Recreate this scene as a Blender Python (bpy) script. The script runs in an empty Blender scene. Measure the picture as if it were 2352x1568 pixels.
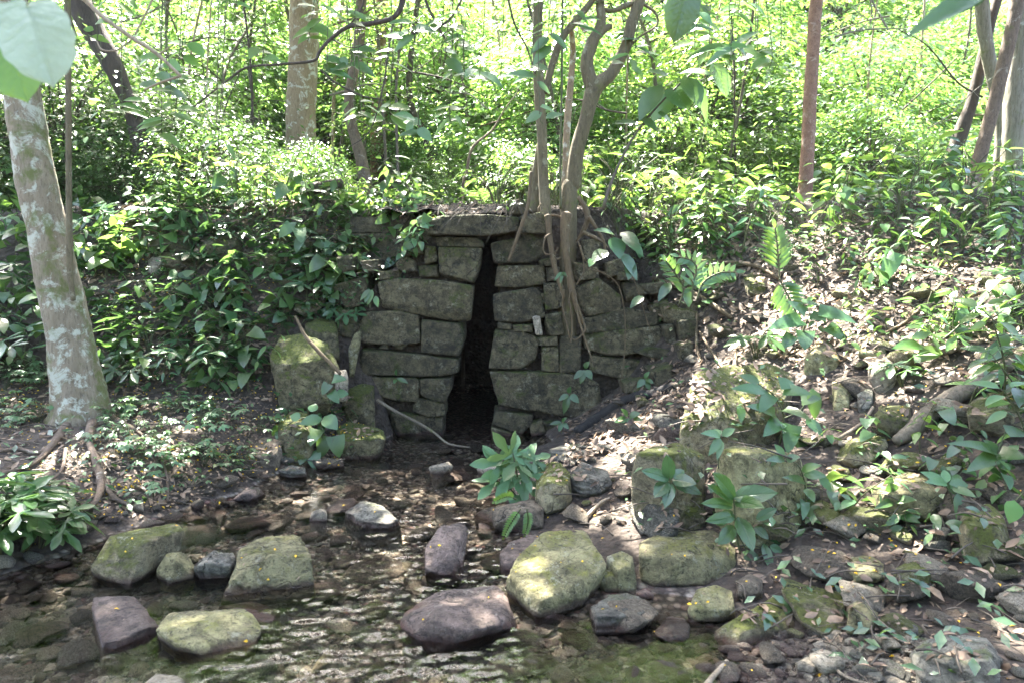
import bpy, bmesh, math, random
import numpy as np
from mathutils import Vector, Matrix
from mathutils.bvhtree import BVHTree

S = bpy.context.scene
COL = S.collection
RNG = random.Random(7)
R = math.radians

# ---------------------------------------------------------------- camera, world, sun
PW, PH, F = 2352.0, 1568.0, 1568.0          # pixel frame used for the measurements, 24 mm on 36 mm
CAMZ, PITCH = 1.5, R(5.3)
cam_d = bpy.data.cameras.new('camera'); cam = bpy.data.objects.new('camera', cam_d); COL.objects.link(cam)
cam.location = (0, 0, CAMZ); cam.rotation_euler = (math.pi/2 - PITCH, 0, 0)
cam_d.lens = 24; cam_d.sensor_width = 36; cam_d.clip_start = .05; cam_d.clip_end = 400
cam_d.dof.use_dof = True; cam_d.dof.focus_distance = 6.0; cam_d.dof.aperture_fstop = 4.5
S.camera = cam

SUN_E, SUN_A = R(60), R(-24)                # elevation; azimuth from +Y (negative: towards -X)
SV = Vector((math.sin(SUN_A)*math.cos(SUN_E), math.cos(SUN_A)*math.cos(SUN_E), math.sin(SUN_E)))
W = bpy.data.worlds.new('World'); S.world = W; W.use_nodes = True
nt = W.node_tree; bg = nt.nodes['Background']
sky = nt.nodes.new('ShaderNodeTexSky'); sky.sky_type = 'NISHITA'; sky.sun_disc = False
sky.sun_elevation = SUN_E; sky.sun_rotation = SUN_A % (2*math.pi); sky.air_density = .9; sky.dust_density = 4.0; sky.ozone_density = .5
nt.links.new(sky.outputs[0], bg.inputs[0]); bg.inputs[1].default_value = 0.1
sl = bpy.data.lights.new('sun', 'SUN'); sl.energy = 5.0; sl.angle = R(.53); sl.color = (1, .955, .87)
so = bpy.data.objects.new('sun', sl); COL.objects.link(so); so.rotation_euler = SV.to_track_quat('Z', 'Y').to_euler()

S.render.engine = 'CYCLES'
S.view_settings.view_transform = 'Standard'; S.view_settings.look = 'None'
S.view_settings.exposure = 4.0; S.view_settings.gamma = 1
S.cycles.max_bounces = 7; S.cycles.diffuse_bounces = 4; S.cycles.glossy_bounces = 3
S.cycles.transmission_bounces = 4; S.cycles.transparent_max_bounces = 12
S.cycles.sample_clamp_indirect = 6; S.cycles.caustics_reflective = False; S.cycles.caustics_refractive = False
S.cycles.use_denoising = True

# ---------------------------------------------------------------- pixel <-> world
CP, SP = math.cos(PITCH), math.sin(PITCH)
def ray(px, py):
    u, v = (px-PW/2)/F, (PH/2-py)/F
    return Vector((u, CP+v*SP, -SP+v*CP))
def at(px, py, Y):
    d = ray(px, py); return Vector((0, 0, CAMZ)) + d*(Y/d.y)
def on(px, py, z):
    d = ray(px, py); return Vector((0, 0, CAMZ)) + d*((z-CAMZ)/d.z)
def pix(p):
    x, y, z = p[0], p[1], p[2]-CAMZ
    f = y*CP - z*SP; u = y*SP + z*CP
    f = max(f, .05)
    return (PW/2 + F*x/f, PH/2 - F*u/f)

# ---------------------------------------------------------------- noise
def _h(ix, iy, iz, s):
    n = (ix.astype(np.int64)*374761393 + iy.astype(np.int64)*668265263 + iz.astype(np.int64)*2147483647 + s*1274126177) & 0xffffffff
    n = ((n ^ (n >> 13))*1274126177) & 0xffffffff
    n = n ^ (n >> 16)
    return (n & 0xffff)/32767.5 - 1
def vn(p, s=0):
    i = np.floor(p); f = p-i; f = f*f*(3-2*f); i = i.astype(np.int64)
    x, y, z = i[:, 0], i[:, 1], i[:, 2]; fx, fy, fz = f[:, 0], f[:, 1], f[:, 2]
    def L(a, b, t): return a+(b-a)*t
    a = L(L(_h(x, y, z, s), _h(x+1, y, z, s), fx), L(_h(x, y+1, z, s), _h(x+1, y+1, z, s), fx), fy)
    b = L(L(_h(x, y, z+1, s), _h(x+1, y, z+1, s), fx), L(_h(x, y+1, z+1, s), _h(x+1, y+1, z+1, s), fx), fy)
    return L(a, b, fz)
def fbm(p, o=4, s=0):
    r = 0; a = 1; t = 0
    for k in range(o):
        r = r + a*vn(p*(2.03**k)+k*17.3, s+k); t += a; a *= .5
    return r/t

# ---------------------------------------------------------------- mesh helpers
class MB:
    def __init__(s): s.v = []; s.f = []; s.n = 0
    def add(s, v, faces):
        v = np.asarray(v, float); s.v.append(v)
        for f in faces:
            f = np.asarray(f, int)
            if len(f): s.f.append(f + s.n)
        s.n += len(v)
        return s
    def mesh(s, name, mat, smooth=True):
        me = bpy.data.meshes.new(name)
        v = np.concatenate(s.v); me.vertices.add(len(v)); me.vertices.foreach_set('co', v.ravel())
        loops = np.concatenate([f.ravel() for f in s.f]); tot = np.concatenate([np.full(len(f), f.shape[1]) for f in s.f])
        me.loops.add(len(loops)); me.loops.foreach_set('vertex_index', loops)
        me.polygons.add(len(tot)); me.polygons.foreach_set('loop_start', np.concatenate([[0], np.cumsum(tot)[:-1]]))
        me.update(calc_edges=True); me.validate()
        me.polygons.foreach_set('use_smooth', np.full(len(tot), smooth))
        for m in (mat if isinstance(mat, (list, tuple)) else [mat]): me.materials.append(m)
        return me
    def obj(s, name, mat, parent=None, smooth=True, loc=None):
        if loc is not None:
            for v in s.v: v -= np.asarray(loc)
        o = bpy.data.objects.new(name, s.mesh(name, mat, smooth)); COL.objects.link(o)
        if loc is not None and parent is None: o.location = loc
        o.parent = parent
        return o
def link(name, me, parent=None):
    o = bpy.data.objects.new(name, me); COL.objects.link(o); o.parent = parent; return o
def tag(o, label=None, cat=None, group=None, kind=None):
    if label: o['label'] = label
    if cat: o['category'] = cat
    if group: o['group'] = group
    if kind: o['kind'] = kind
    return o
def empty(name, loc, label=None, cat=None, group=None):
    o = bpy.data.objects.new(name, None); COL.objects.link(o); o.location = loc; o.empty_display_size = .1
    return tag(o, label, cat, group)
def copy_tree(src, loc, rz=0, sc=1, tilt=(0, 0)):
    r = src.copy(); COL.objects.link(r)
    r.location = loc; r.rotation_euler = (tilt[0], tilt[1], rz); r.scale = (sc, sc, sc)
    for ch in src.children:
        c = ch.copy(); COL.objects.link(c); c.parent = r
        for g in ch.children:
            d = g.copy(); COL.objects.link(d); d.parent = c
    return r

def spline(P, n):
    P = np.asarray(P, float); k = len(P)
    if k == 2: t = np.linspace(0, 1, n)[:, None]; return P[0]*(1-t)+P[1]*t
    Q = np.vstack([2*P[0]-P[1], P, 2*P[-1]-P[-2]])
    out = []
    for u in np.linspace(0, k-1-1e-6, n):
        i = int(u); t = u-i; a, b, c, d = Q[i], Q[i+1], Q[i+2], Q[i+3]
        out.append(.5*((2*b)+(-a+c)*t+(2*a-5*b+4*c-d)*t*t+(-a+3*b-3*c+d)*t**3))
    return np.array(out)
def tube(mb, P, rad, sides=6, n=None, amp=0, seed=0, nf=6, cap=True):
    P = np.asarray(P, float); rad = np.broadcast_to(np.asarray(rad, float), (len(P),))
    if n: A = spline(np.c_[P, rad], n); P, rad = A[:, :3], np.maximum(A[:, 3], 1e-4)
    T = np.gradient(P, axis=0); T /= np.linalg.norm(T, axis=1)[:, None]+1e-9
    ref = np.array([0, 0, 1.]) if abs(T[0][2]) < .8 else np.array([1., 0, 0])
    rings = []
    N = np.cross(T[0], ref); N /= np.linalg.norm(N)
    th = np.arange(sides)*2*math.pi/sides
    for i in range(len(P)):
        N = N - T[i]*N.dot(T[i]); N /= np.linalg.norm(N)+1e-9; B = np.cross(T[i], N)
        rings.append(P[i] + rad[i]*(np.cos(th)[:, None]*N+np.sin(th)[:, None]*B))
    V = np.array(rings)
    if amp:
        flat = V.reshape(-1, 3); ctr = np.repeat(P, sides, 0); d = flat-ctr
        k = 1+amp*fbm(flat*np.array([nf, nf, nf*.45]), 3, seed)+.35*amp*fbm(flat*nf*5, 2, seed+5)
        V = (ctr+d*k[:, None]).reshape(V.shape)
    m = len(P); idx = np.arange(m*sides).reshape(m, sides)
    q = np.stack([idx[:-1], np.roll(idx[:-1], -1, 1), np.roll(idx[1:], -1, 1), idx[1:]], -1).reshape(-1, 4)
    vs = V.reshape(-1, 3); fs = [q]
    if cap:
        e = len(vs); vs = np.vstack([vs, P[0]-T[0]*rad[0]*.3, P[-1]+T[-1]*rad[-1]*.5])
        fs.append(np.stack([np.roll(idx[0], -1), idx[0], np.full(sides, e)], -1))
        fs.append(np.stack([idx[-1], np.roll(idx[-1], -1), np.full(sides, e+1)], -1))
    mb.add(vs, fs); return mb

# leaf blades: unit length along +Y, width along X, up +Z
def leafT(w=.45, shape='ovate', segs=4, fold=.18, droop=.2):
    t = np.linspace(0, 1, segs+1)[1:-1]
    if shape == 'ovate': pr = np.sin(math.pi*t**.78)**.85
    elif shape == 'obov': pr = np.sin(math.pi*t**1.25)**.9
    elif shape == 'lance': pr = np.sin(math.pi*t**.85)**1.1
    else: pr = (1-t**2.0)**.8
    V = [(0, 0, 0)]; Fq = []; Ft = []
    for k, (tt, p) in enumerate(zip(t, pr)):
        ys = tt
        if shape == 'heart': ys = tt-.16*(1-tt)**3-(.12 if k == 0 else 0)
        hw = w*.5*p; z = -droop*tt*tt
        V += [(-hw, ys, z+fold*hw), (0, tt, z), (hw, ys, z+fold*hw)]
    V.append((0, 1, -droop*1.05)); e = len(V)-1
    Ft += [(0, 2, 1), (0, 3, 2)]
    for k in range(len(t)-1):
        a = 1+3*k; Fq += [(a, a+1, a+4, a+3), (a+1, a+2, a+5, a+4)]
    a = 1+3*(len(t)-1); Ft += [(a, a+1, e), (a+1, a+2, e)]
    return np.array(V), [np.array(Ft), np.array(Fq).reshape(-1, 4)]
def veinT(w=.8, heart=True, n=44, m=25, droop=.15, nv=9):
    V = []
    for i in range(n):
        t = i/(n-1); p = (max(0, 1-(2*t-.84)**2/1.35)**.75 if heart else math.sin(math.pi*t**.78)**.85) if 0 < t < 1 else 0
        if t > .8: p *= 1-((t-.8)/.2)**1.6
        for j in range(m):
            q = 2*j/(m-1)-1; hw = w*.5*p; ph = (t-abs(q)*.30)*nv; d = abs(ph-round(ph))
            z = -droop*t*t+.14*hw*abs(q)-.010*math.exp(-(d/.09)**2)*(abs(q) > .04)*min(1, p*2)-.016*math.exp(-(q/.05)**2)+.012*math.sin(9*t+2*q)*abs(q)
            V.append((hw*q*(1+.03*math.sin(31*t+q)), t-.06*abs(q)**2*(t < .3), z))
    idx = np.arange(n*m).reshape(n, m)
    return np.array(V), [np.stack([idx[:-1, :-1], idx[:-1, 1:], idx[1:, 1:], idx[1:, :-1]], -1).reshape(-1, 4)]
def palmT(lobes=5, depth=.55, droop=.25, spread=115, n=9, w=.3):
    # a hand-shaped leaf: centre at the petiole, lobes fanning round +Y
    pts = []; a0 = -spread
    for i in range(lobes):
        a = R(a0+2*spread*i/(lobes-1)); L = 1-.42*abs(2*i/(lobes-1)-1)**1.3
        d = np.array([math.sin(a), math.cos(a)]); nn = np.array([d[1], -d[0]])
        hw = w*L*.5
        for (s, q) in ((.26, -.42), (.6, -1.0), (.84, -.62), (1.0, 0), (.84, .62), (.6, 1.0), (.26, .42)):
            pts.append(d*L*s + nn*hw*q)
    P = np.array(pts); r = np.linalg.norm(P, axis=1)
    V = [(0, 0, 0)]+[(x, y, -droop*rr**2+.03*math.sin(7*i)) for i, ((x, y), rr) in enumerate(zip(P, r))]
    m = len(P); Ft = [(0, i+2, i+1) for i in range(m-1)]
    return np.array(V), [np.array(Ft)]
def place_leaves(mb, T, pos, dirs, ups, size):
    V, FS = T; pos = np.asarray(pos, float); n = len(pos)
    if n == 0: return
    d = np.asarray(dirs, float); d /= np.linalg.norm(d, axis=1)[:, None]+1e-9
    u = np.asarray(ups, float); s = np.cross(d, u); s /= np.linalg.norm(s, axis=1)[:, None]+1e-9; u = np.cross(s, d)
    M = np.stack([s, d, u], -1)*np.broadcast_to(np.asarray(size, float), (n,))[:, None, None]
    vs = np.einsum('nij,kj->nki', M, V)+pos[:, None]
    k = len(V); off = (np.arange(n)*k)[:, None, None]
    mb.add(vs.reshape(-1, 3), [(f[None]+off).reshape(-1, f.shape[1]) for f in FS if len(f)])

# ---------------------------------------------------------------- materials
def newmat(name):
    m = bpy.data.materials.new(name); m.use_nodes = True
    nt = m.node_tree; nt.nodes.clear()
    out = nt.nodes.new('ShaderNodeOutputMaterial'); return m, nt, out
def N(nt, t, **kw):
    n = nt.nodes.new('ShaderNode'+t)
    for k, v in kw.items():
        if k[0] == '_': n.inputs[k[1:]].default_value = v
        else: setattr(n, k, v)
    return n
def ramp(nt, fac, stops, interp='LINEAR'):
    r = nt.nodes.new('ShaderNodeValToRGB'); cr = r.color_ramp; cr.interpolation = interp
    while len(cr.elements) < len(stops): cr.elements.new(.5)
    for e, (p, c) in zip(cr.elements, stops):
        e.position = p; e.color = (*c, 1) if isinstance(c, tuple) else (c, c, c, 1)
    nt.links.new(fac, r.inputs[0]); return r.outputs[0]
def mix(nt, fac, a, b, mode='MIX'):
    m = nt.nodes.new('ShaderNodeMix'); m.data_type = 'RGBA'; m.blend_type = mode
    for sock, v in ((m.inputs[0], fac), (m.inputs[6], a), (m.inputs[7], b)):
        if isinstance(v, (int, float)): sock.default_value = v if sock == m.inputs[0] else (v, v, v, 1)
        elif isinstance(v, tuple): sock.default_value = (*v, 1)
        else: nt.links.new(v, sock)
    return m.outputs[2]
def mathn(nt, op, a, b=None, clamp=False):
    m = nt.nodes.new('ShaderNodeMath'); m.operation = op; m.use_clamp = clamp
    for i, v in enumerate((a, b)):
        if v is None: continue
        if isinstance(v, (int, float)): m.inputs[i].default_value = v
        else: nt.links.new(v, m.inputs[i])
    return m.outputs[0]
def coords(nt, rnd=True):
    tc = N(nt, 'TexCoord')
    if not rnd: return tc.outputs['Object']
    oi = N(nt, 'ObjectInfo'); k = mathn(nt, 'MULTIPLY', oi.outputs['Random'], 37.0)
    v = N(nt, 'VectorMath', operation='ADD'); nt.links.new(tc.outputs['Object'], v.inputs[0]); nt.links.new(k, v.inputs[1])
    return v.outputs[0]
def noise(nt, co, scale, detail=6, rough=.6, dist=0):
    n = N(nt, 'TexNoise'); n.inputs['Scale'].default_value = scale; n.inputs['Detail'].default_value = detail
    n.inputs['Roughness'].default_value = rough; n.inputs['Distortion'].default_value = dist
    nt.links.new(co, n.inputs['Vector']); return n.outputs['Fac']
def bump(nt, h, strength, dist):
    b = N(nt, 'Bump'); b.inputs['Strength'].default_value = strength; b.inputs['Distance'].default_value = dist
    nt.links.new(h, b.inputs['Height']); return b.outputs[0]

def leaf_mat(name, c1, c2, tr, rough=.4, tfac=.35, yellow=.0, spec=.5):
    m, nt, out = newmat(name)
    g = N(nt, 'NewGeometry'); oi = N(nt, 'ObjectInfo'); co = coords(nt)
    c = ramp(nt, g.outputs['Random Per Island'], [(0, c1), (.55, tuple((a+b)/2 for a, b in zip(c1, c2))), (.93, c2), (1, tuple(min(1, x*1.5+y) for x, y in zip(c2, (yellow*.25, yellow*.15, 0))))])
    nz = noise(nt, co, 22, 3)
    c = mix(nt, ramp(nt, nz, [(.35, 0.0), (.75, .35)]), c, tuple(x*1.45 for x in c2))
    hv = N(nt, 'HueSaturation'); nt.links.new(c, hv.inputs['Color'])
    nt.links.new(mathn(nt, 'ADD', mathn(nt, 'MULTIPLY', oi.outputs['Random'], .5), .75), hv.inputs['Value'])
    nt.links.new(mathn(nt, 'ADD', mathn(nt, 'MULTIPLY', oi.outputs['Random'], .04), .48), hv.inputs['Hue'])
    p = N(nt, 'BsdfPrincipled', _Roughness=rough); p.inputs['Specular IOR Level'].default_value = spec
    nt.links.new(hv.outputs[0], p.inputs['Base Color'])
    nt.links.new(bump(nt, noise(nt, co, 60, 2), .25, .01), p.inputs['Normal'])
    t = N(nt, 'BsdfTranslucent'); tc = mix(nt, .8, hv.outputs[0], tr); nt.links.new(tc, t.inputs[0])
    mx = N(nt, 'MixShader'); mx.inputs[0].default_value = tfac
    nt.links.new(p.outputs[0], mx.inputs[1]); nt.links.new(t.outputs[0], mx.inputs[2]); nt.links.new(mx.outputs[0], out.inputs[0])
    return m

def stone_mat(name, ca, cb, moss=(.09, .11, .02), moss_amt=.5, lichen=(.42, .42, .36), lich_amt=.3, dark=.6, top=.5, strata=0, rough=.85, scale=1., bstr=1.):
    m, nt, out = newmat(name); co = coords(nt); g = N(nt, 'NewGeometry')
    n1 = noise(nt, co, 3.2*scale, 9, .7); n2 = noise(nt, co, 13*scale, 9, .78); n3 = noise(nt, co, 48*scale, 7, .75); n4 = noise(nt, co, 5.5*scale, 6, .6, .6)
    c = mix(nt, ramp(nt, n1, [(.3, 0.), (.7, 1.)]), ca, cb)
    c = mix(nt, ramp(nt, n2, [(.40, dark), (.55, 0.)]), c, tuple(x*.22 for x in ca))
    c = mix(nt, ramp(nt, n2, [(.55, 0.), (.68, .55)]), c, tuple(min(1, x*1.5) for x in cb))
    nS = noise(nt, co, 6.5*scale, 10, .72, .8)
    c = mix(nt, ramp(nt, nS, [(.36, .8), (.47, 0.)]), c, tuple(x*.25 for x in ca))
    c = mix(nt, ramp(nt, nS, [(.57, 0.), (.66, .5)]), c, tuple(min(1, x*1.35) for x in cb))
    # moss follows upward faces and its own patches
    sx = N(nt, 'SeparateXYZ'); nt.links.new(g.outputs['Normal'], sx.inputs[0])
    up = mathn(nt, 'MULTIPLY', mathn(nt, 'ADD', sx.outputs[2], .15), top)
    mv = mathn(nt, 'ADD', mathn(nt, 'ADD', n4, mathn(nt, 'MULTIPLY', n3, .25)), up)
    mf = ramp(nt, mathn(nt, 'MULTIPLY', mv, .6), [((1.02-.32*moss_amt)*.6, 0.), ((1.16-.32*moss_amt)*.6, min(1., .45+moss_amt*.6))])
    gz_ = N(nt, 'SeparateXYZ'); nt.links.new(g.outputs['Position'], gz_.inputs[0])
    mf = mathn(nt, 'MULTIPLY', mf, ramp(nt, mathn(nt, 'ADD', gz_.outputs[2], .5), [(.5, 0.), (.56, 1.)]))
    mc = mix(nt, ramp(nt, n3, [(.3, 0.), (.7, 1.)]), tuple(x*.55 for x in moss), tuple(x*1.5 for x in moss))
    c = mix(nt, mf, c, mc)
    lf = ramp(nt, noise(nt, co, 9*scale, 9, .78), [(.66-.2*lich_amt, 0.), (.72-.18*lich_amt, .75)])
    c = mix(nt, lf, c, lichen)
    c = mix(nt, ramp(nt, n3, [(.36, .75), (.46, 0.)]), c, (.012, .011, .009))
    vo = N(nt, 'TexVoronoi'); vo.feature = 'DISTANCE_TO_EDGE'; vo.inputs['Scale'].default_value = 2.6*scale
    wv_ = N(nt, 'VectorMath', operation='ADD'); wsc = N(nt, 'VectorMath', operation='SCALE'); nz_ = N(nt, 'TexNoise'); nz_.inputs['Scale'].default_value = 4; nz_.inputs['Detail'].default_value = 6; nt.links.new(co, nz_.inputs['Vector'])
    nt.links.new(nz_.outputs['Color'], wsc.inputs[0]); wsc.inputs['Scale'].default_value = .55; nt.links.new(co, wv_.inputs[0]); nt.links.new(wsc.outputs[0], wv_.inputs[1]); nt.links.new(wv_.outputs[0], vo.inputs['Vector'])
    crk = mathn(nt, 'MULTIPLY', ramp(nt, vo.outputs['Distance'], [(.0, 1.), (.018, 0.)]), ramp(nt, n1, [(.45, 0.), (.6, .9)]))
    c = mix(nt, crk, c, (.012, .01, .008))
    # water line: dark red algae and wet stone close to the stream surface
    px = N(nt, 'SeparateXYZ'); nt.links.new(g.outputs['Position'], px.inputs[0])
    wz = mathn(nt, 'ADD', px.outputs[2], mathn(nt, 'MULTIPLY', mathn(nt, 'SUBTRACT', n4, .5), .09))
    wet = ramp(nt, mathn(nt, 'MULTIPLY', mathn(nt, 'ADD', wz, .1), 4.), [(.05, .12), (.28, .35), (.40, .85), (.46, .7), (.54, 0.)])
    c = mix(nt, wet, c, mix(nt, ramp(nt, n2, [(.35, 0.), (.65, 1.)]), (.035, .024, .016), (.085, .022, .016)))
    oi = N(nt, 'ObjectInfo'); hv = N(nt, 'HueSaturation'); nt.links.new(c, hv.inputs['Color']); nt.links.new(mathn(nt, 'ADD', mathn(nt, 'MULTIPLY', oi.outputs['Random'], .55), .72), hv.inputs['Value']); c = hv.outputs[0]
    p = N(nt, 'BsdfPrincipled'); nt.links.new(c, p.inputs['Base Color'])
    nt.links.new(mix(nt, wet, rough, .3), p.inputs['Roughness'])
    hh = mathn(nt, 'ADD', mathn(nt, 'MULTIPLY', n2, 1.0), mathn(nt, 'MULTIPLY', n3, .45))
    hh = mathn(nt, 'ADD', hh, mathn(nt, 'MULTIPLY', mf, .25)); hh = mathn(nt, 'ADD', hh, mathn(nt, 'MULTIPLY', crk, -.8))
    if strata:
        w = N(nt, 'TexWave'); w.bands_direction = 'Z'; w.inputs['Scale'].default_value = 9; w.inputs['Distortion'].default_value = 5; w.inputs['Detail'].default_value = 4
        nt.links.new(co, w.inputs['Vector']); hh = mathn(nt, 'ADD', hh, mathn(nt, 'MULTIPLY', w.outputs['Fac'], strata))
    nt.links.new(bump(nt, hh, bstr, .06), p.inputs['Normal'])
    nt.links.new(p.outputs[0], out.inputs[0]); return m

def bark_mat(name, ca, cb, patch=None, pamt=.5, moss=0, bs=.7, stretch=.25, scale=1.):
    m, nt, out = newmat(name); co = coords(nt)
    mp = N(nt, 'Mapping'); mp.inputs['Scale'].default_value = (1, 1, stretch); nt.links.new(co, mp.inputs[0])
    n1 = noise(nt, mp.outputs[0], 14*scale, 8, .7); n2 = noise(nt, co, 5*scale, 7, .65, .4); n3 = noise(nt, mp.outputs[0], 60*scale, 5, .7)
    c = mix(nt, ramp(nt, n1, [(.3, 0.), (.7, 1.)]), ca, cb)
    c = mix(nt, ramp(nt, n3, [(.3, .7), (.5, 0.)]), c, tuple(x*.3 for x in ca))
    if patch: c = mix(nt, ramp(nt, noise(nt, co, 7*scale, 9, .72, .5), [(.62-.22*pamt, 0.), (.68-.2*pamt, .9)]), c, patch)
    if moss: c = mix(nt, ramp(nt, n2, [(.66-.25*moss, 0.), (.78-.25*moss, .8)]), c, (.1, .12, .02))
    p = N(nt, 'BsdfPrincipled', _Roughness=.85); nt.links.new(c, p.inputs['Base Color'])
    nt.links.new(bump(nt, mathn(nt, 'ADD', n1, mathn(nt, 'MULTIPLY', n3, .5)), bs, .02), p.inputs['Normal'])
    nt.links.new(p.outputs[0], out.inputs[0]); return m

def plain_mat(name, c1, c2, rough=.7, tfac=0.):
    m, nt, out = newmat(name); g = N(nt, 'NewGeometry'); co = coords(nt)
    mid = tuple((a+b)/2 for a, b in zip(c1, c2))
    c = ramp(nt, g.outputs['Random Per Island'], [(0, c1), (.5, mid), (1, c2)])
    c = mix(nt, ramp(nt, noise(nt, co, 30, 4), [(.4, 0.), (.7, .5)]), c, tuple(x*.5 for x in c1))
    p = N(nt, 'BsdfPrincipled', _Roughness=rough); nt.links.new(c, p.inputs['Base Color'])
    sh = p.outputs[0]
    if tfac:
        t = N(nt, 'BsdfTranslucent'); nt.links.new(c, t.inputs[0]); mx = N(nt, 'MixShader'); mx.inputs[0].default_value = tfac
        nt.links.new(sh, mx.inputs[1]); nt.links.new(t.outputs[0], mx.inputs[2]); sh = mx.outputs[0]
    nt.links.new(sh, out.inputs[0]); return m

M = {}
M['leaf_dark'] = leaf_mat('leaf_dark', (.035, .078, .034), (.065, .125, .052), (.13, .25, .05), .27, .28, .3, .8)
M['leaf_mid'] = leaf_mat('leaf_mid', (.035, .085, .026), (.065, .135, .04), (.18, .33, .06), .3, .36, .4, .8)
M['leaf_light'] = leaf_mat('leaf_light', (.06, .135, .03), (.105, .195, .05), (.28, .46, .07), .33, .42, .5, .7)
M['leaf_herb'] = leaf_mat('leaf_herb', (.06, .14, .06), (.11, .20, .09), (.20, .34, .09), .36, .38, 0, .6)
M['leaf_shrub'] = leaf_mat('leaf_shrub', (.058, .135, .036), (.105, .205, .066), (.28, .47, .09), .28, .46, .6, .8)
M['leaf_sky_sheen'] = leaf_mat('leaf_sky_sheen', (.22, .27, .20), (.30, .34, .27), (.25, .36, .15), .4, .2, 0, .4)  # pale grey base colour stands in for the sky's sheen on a glossy leaf
M['leaf_canopy'] = leaf_mat('leaf_canopy', (.03, .07, .015), (.05, .1, .02), (.08, .14, .02), .5, .2)
M['stem'] = plain_mat('stem', (.05, .07, .025), (.09, .08, .03))
M['twig'] = plain_mat('twig', (.05, .04, .03), (.13, .10, .07))
M['litter'] = plain_mat('litter', (.07, .042, .026), (.36, .25, .165), .6, .12)
M['petal'] = plain_mat('petal', (.75, .42, .01), (.85, .58, .03), .6, .2)
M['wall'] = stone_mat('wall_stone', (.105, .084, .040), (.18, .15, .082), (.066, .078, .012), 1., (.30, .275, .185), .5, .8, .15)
M['mossy'] = stone_mat('mossy_stone', (.26, .215, .12), (.43, .37, .225), (.10, .112, .016), .95, (.45, .43, .31), .5, .7, .3)
M['yellow'] = stone_mat('yellow_stone', (.31, .275, .125), (.47, .425, .22), (.20, .20, .035), .62, (.50, .48, .34), .5, .65, .2)
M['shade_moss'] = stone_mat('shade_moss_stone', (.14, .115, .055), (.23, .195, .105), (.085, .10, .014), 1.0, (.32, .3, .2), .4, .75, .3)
M['grey'] = stone_mat('grey_stone', (.18, .17, .135), (.30, .28, .225), (.10, .12, .03), .5, (.46, .44, .36), .42, .75, .2, .25)
M['purple'] = stone_mat('purple_stone', (.16, .115, .095), (.27, .20, .165), (.10, .085, .03), .5, (.36, .31, .25), .4, .7, .1)
M['pale'] = stone_mat('pale_stone', (.35, .29, .21), (.52, .45, .34), (.16, .15, .05), .35, (.62, .58, .48), .4, .6, .15)
M['brown'] = stone_mat('brown_stone', (.14, .11, .075), (.25, .20, .14), (.09, .085, .025), .4, (.36, .31, .24), .35, .7, .15)
M['lichen_bark'] = bark_mat('lichen_bark', (.16, .12, .075), (.30, .245, .17), (.46, .46, .37), .48, .6, 1.)
M['smooth_bark'] = bark_mat('smooth_bark', (.085, .068, .036), (.165, .13, .072), (.24, .225, .15), .2, .4, .8)
M['root_bark'] = bark_mat('root_bark', (.08, .054, .028), (.155, .108, .058), (.3, .25, .17), .1, .1, .6)
M['red_bark'] = bark_mat('red_bark', (.19, .095, .06), (.31, .18, .125), (.36, .26, .20), .35, .1, 1., .8)
M['brown_bark'] = bark_mat('brown_bark', (.10, .068, .045), (.19, .135, .095), (.28, .24, .19), .2, .2, .9, .4)
M['dark_bark'] = bark_mat('dark_bark', (.04, .03, .022), (.09, .065, .05), None, 0, .1, .8)
M['pale_bark'] = bark_mat('pale_bark', (.22, .15, .09), (.34, .25, .16), (.52, .49, .42), .4, .05, .5)
M['grey_bark'] = bark_mat('grey_bark', (.14, .125, .09), (.28, .25, .19), (.4, .4, .34), .2, .2, 1., .15)
M['rotten'] = bark_mat('rotten_wood', (.10, .08, .055), (.22, .18, .13), None, 0, .35, 1., .12)
M['black_wood'] = bark_mat('black_wood', (.012, .010, .009), (.03, .026, .023), None, 0, 0, 1.)
M['driftwood'] = bark_mat('driftwood', (.20, .15, .10), (.36, .29, .21), None, 0, 0, .7)

def ground_mat():
    m, nt, out = newmat('soil'); g = N(nt, 'NewGeometry'); co = coords(nt, False)
    n1 = noise(nt, co, 2.2, 8, .65); n2 = noise(nt, co, 18, 8, .7)
    c = mix(nt, ramp(nt, n1, [(.35, 0.), (.65, 1.)]), (.045, .033, .024), (.10, .075, .055))
    c = mix(nt, ramp(nt, n2, [(.35, .7), (.55, 0.)]), c, (.018, .013, .01))
    v = N(nt, 'TexVoronoi'); v.inputs['Scale'].default_value = 26; nt.links.new(co, v.inputs['Vector'])
    vc = N(nt, 'SeparateColor'); nt.links.new(v.outputs['Color'], vc.inputs[0])
    pc = ramp(nt, vc.outputs[0], [(0, (.11, .08, .058)), (.3, (.25, .20, .15)), (.55, (.36, .31, .24)), (.75, (.16, .075, .06)), (1, (.50, .45, .37))])
    pc = mix(nt, ramp(nt, v.outputs['Distance'], [(.3, 0.), (.62, .8)]), pc, (.02, .015, .012))
    px = N(nt, 'SeparateXYZ'); nt.links.new(g.outputs['Position'], px.inputs[0])
    wet = ramp(nt, px.outputs[2], [(.0, 1.), (.02, 0.)])
    c = mix(nt, wet, c, pc)
    p = N(nt, 'BsdfPrincipled', _Roughness=.9); nt.links.new(c, p.inputs['Base Color'])
    h = mathn(nt, 'ADD', n2, mathn(nt, 'MULTIPLY', v.outputs['Distance'], -.6))
    nt.links.new(bump(nt, h, .9, .05), p.inputs['Normal']); nt.links.new(p.outputs[0], out.inputs[0]); return m
M['soil'] = ground_mat()
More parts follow.
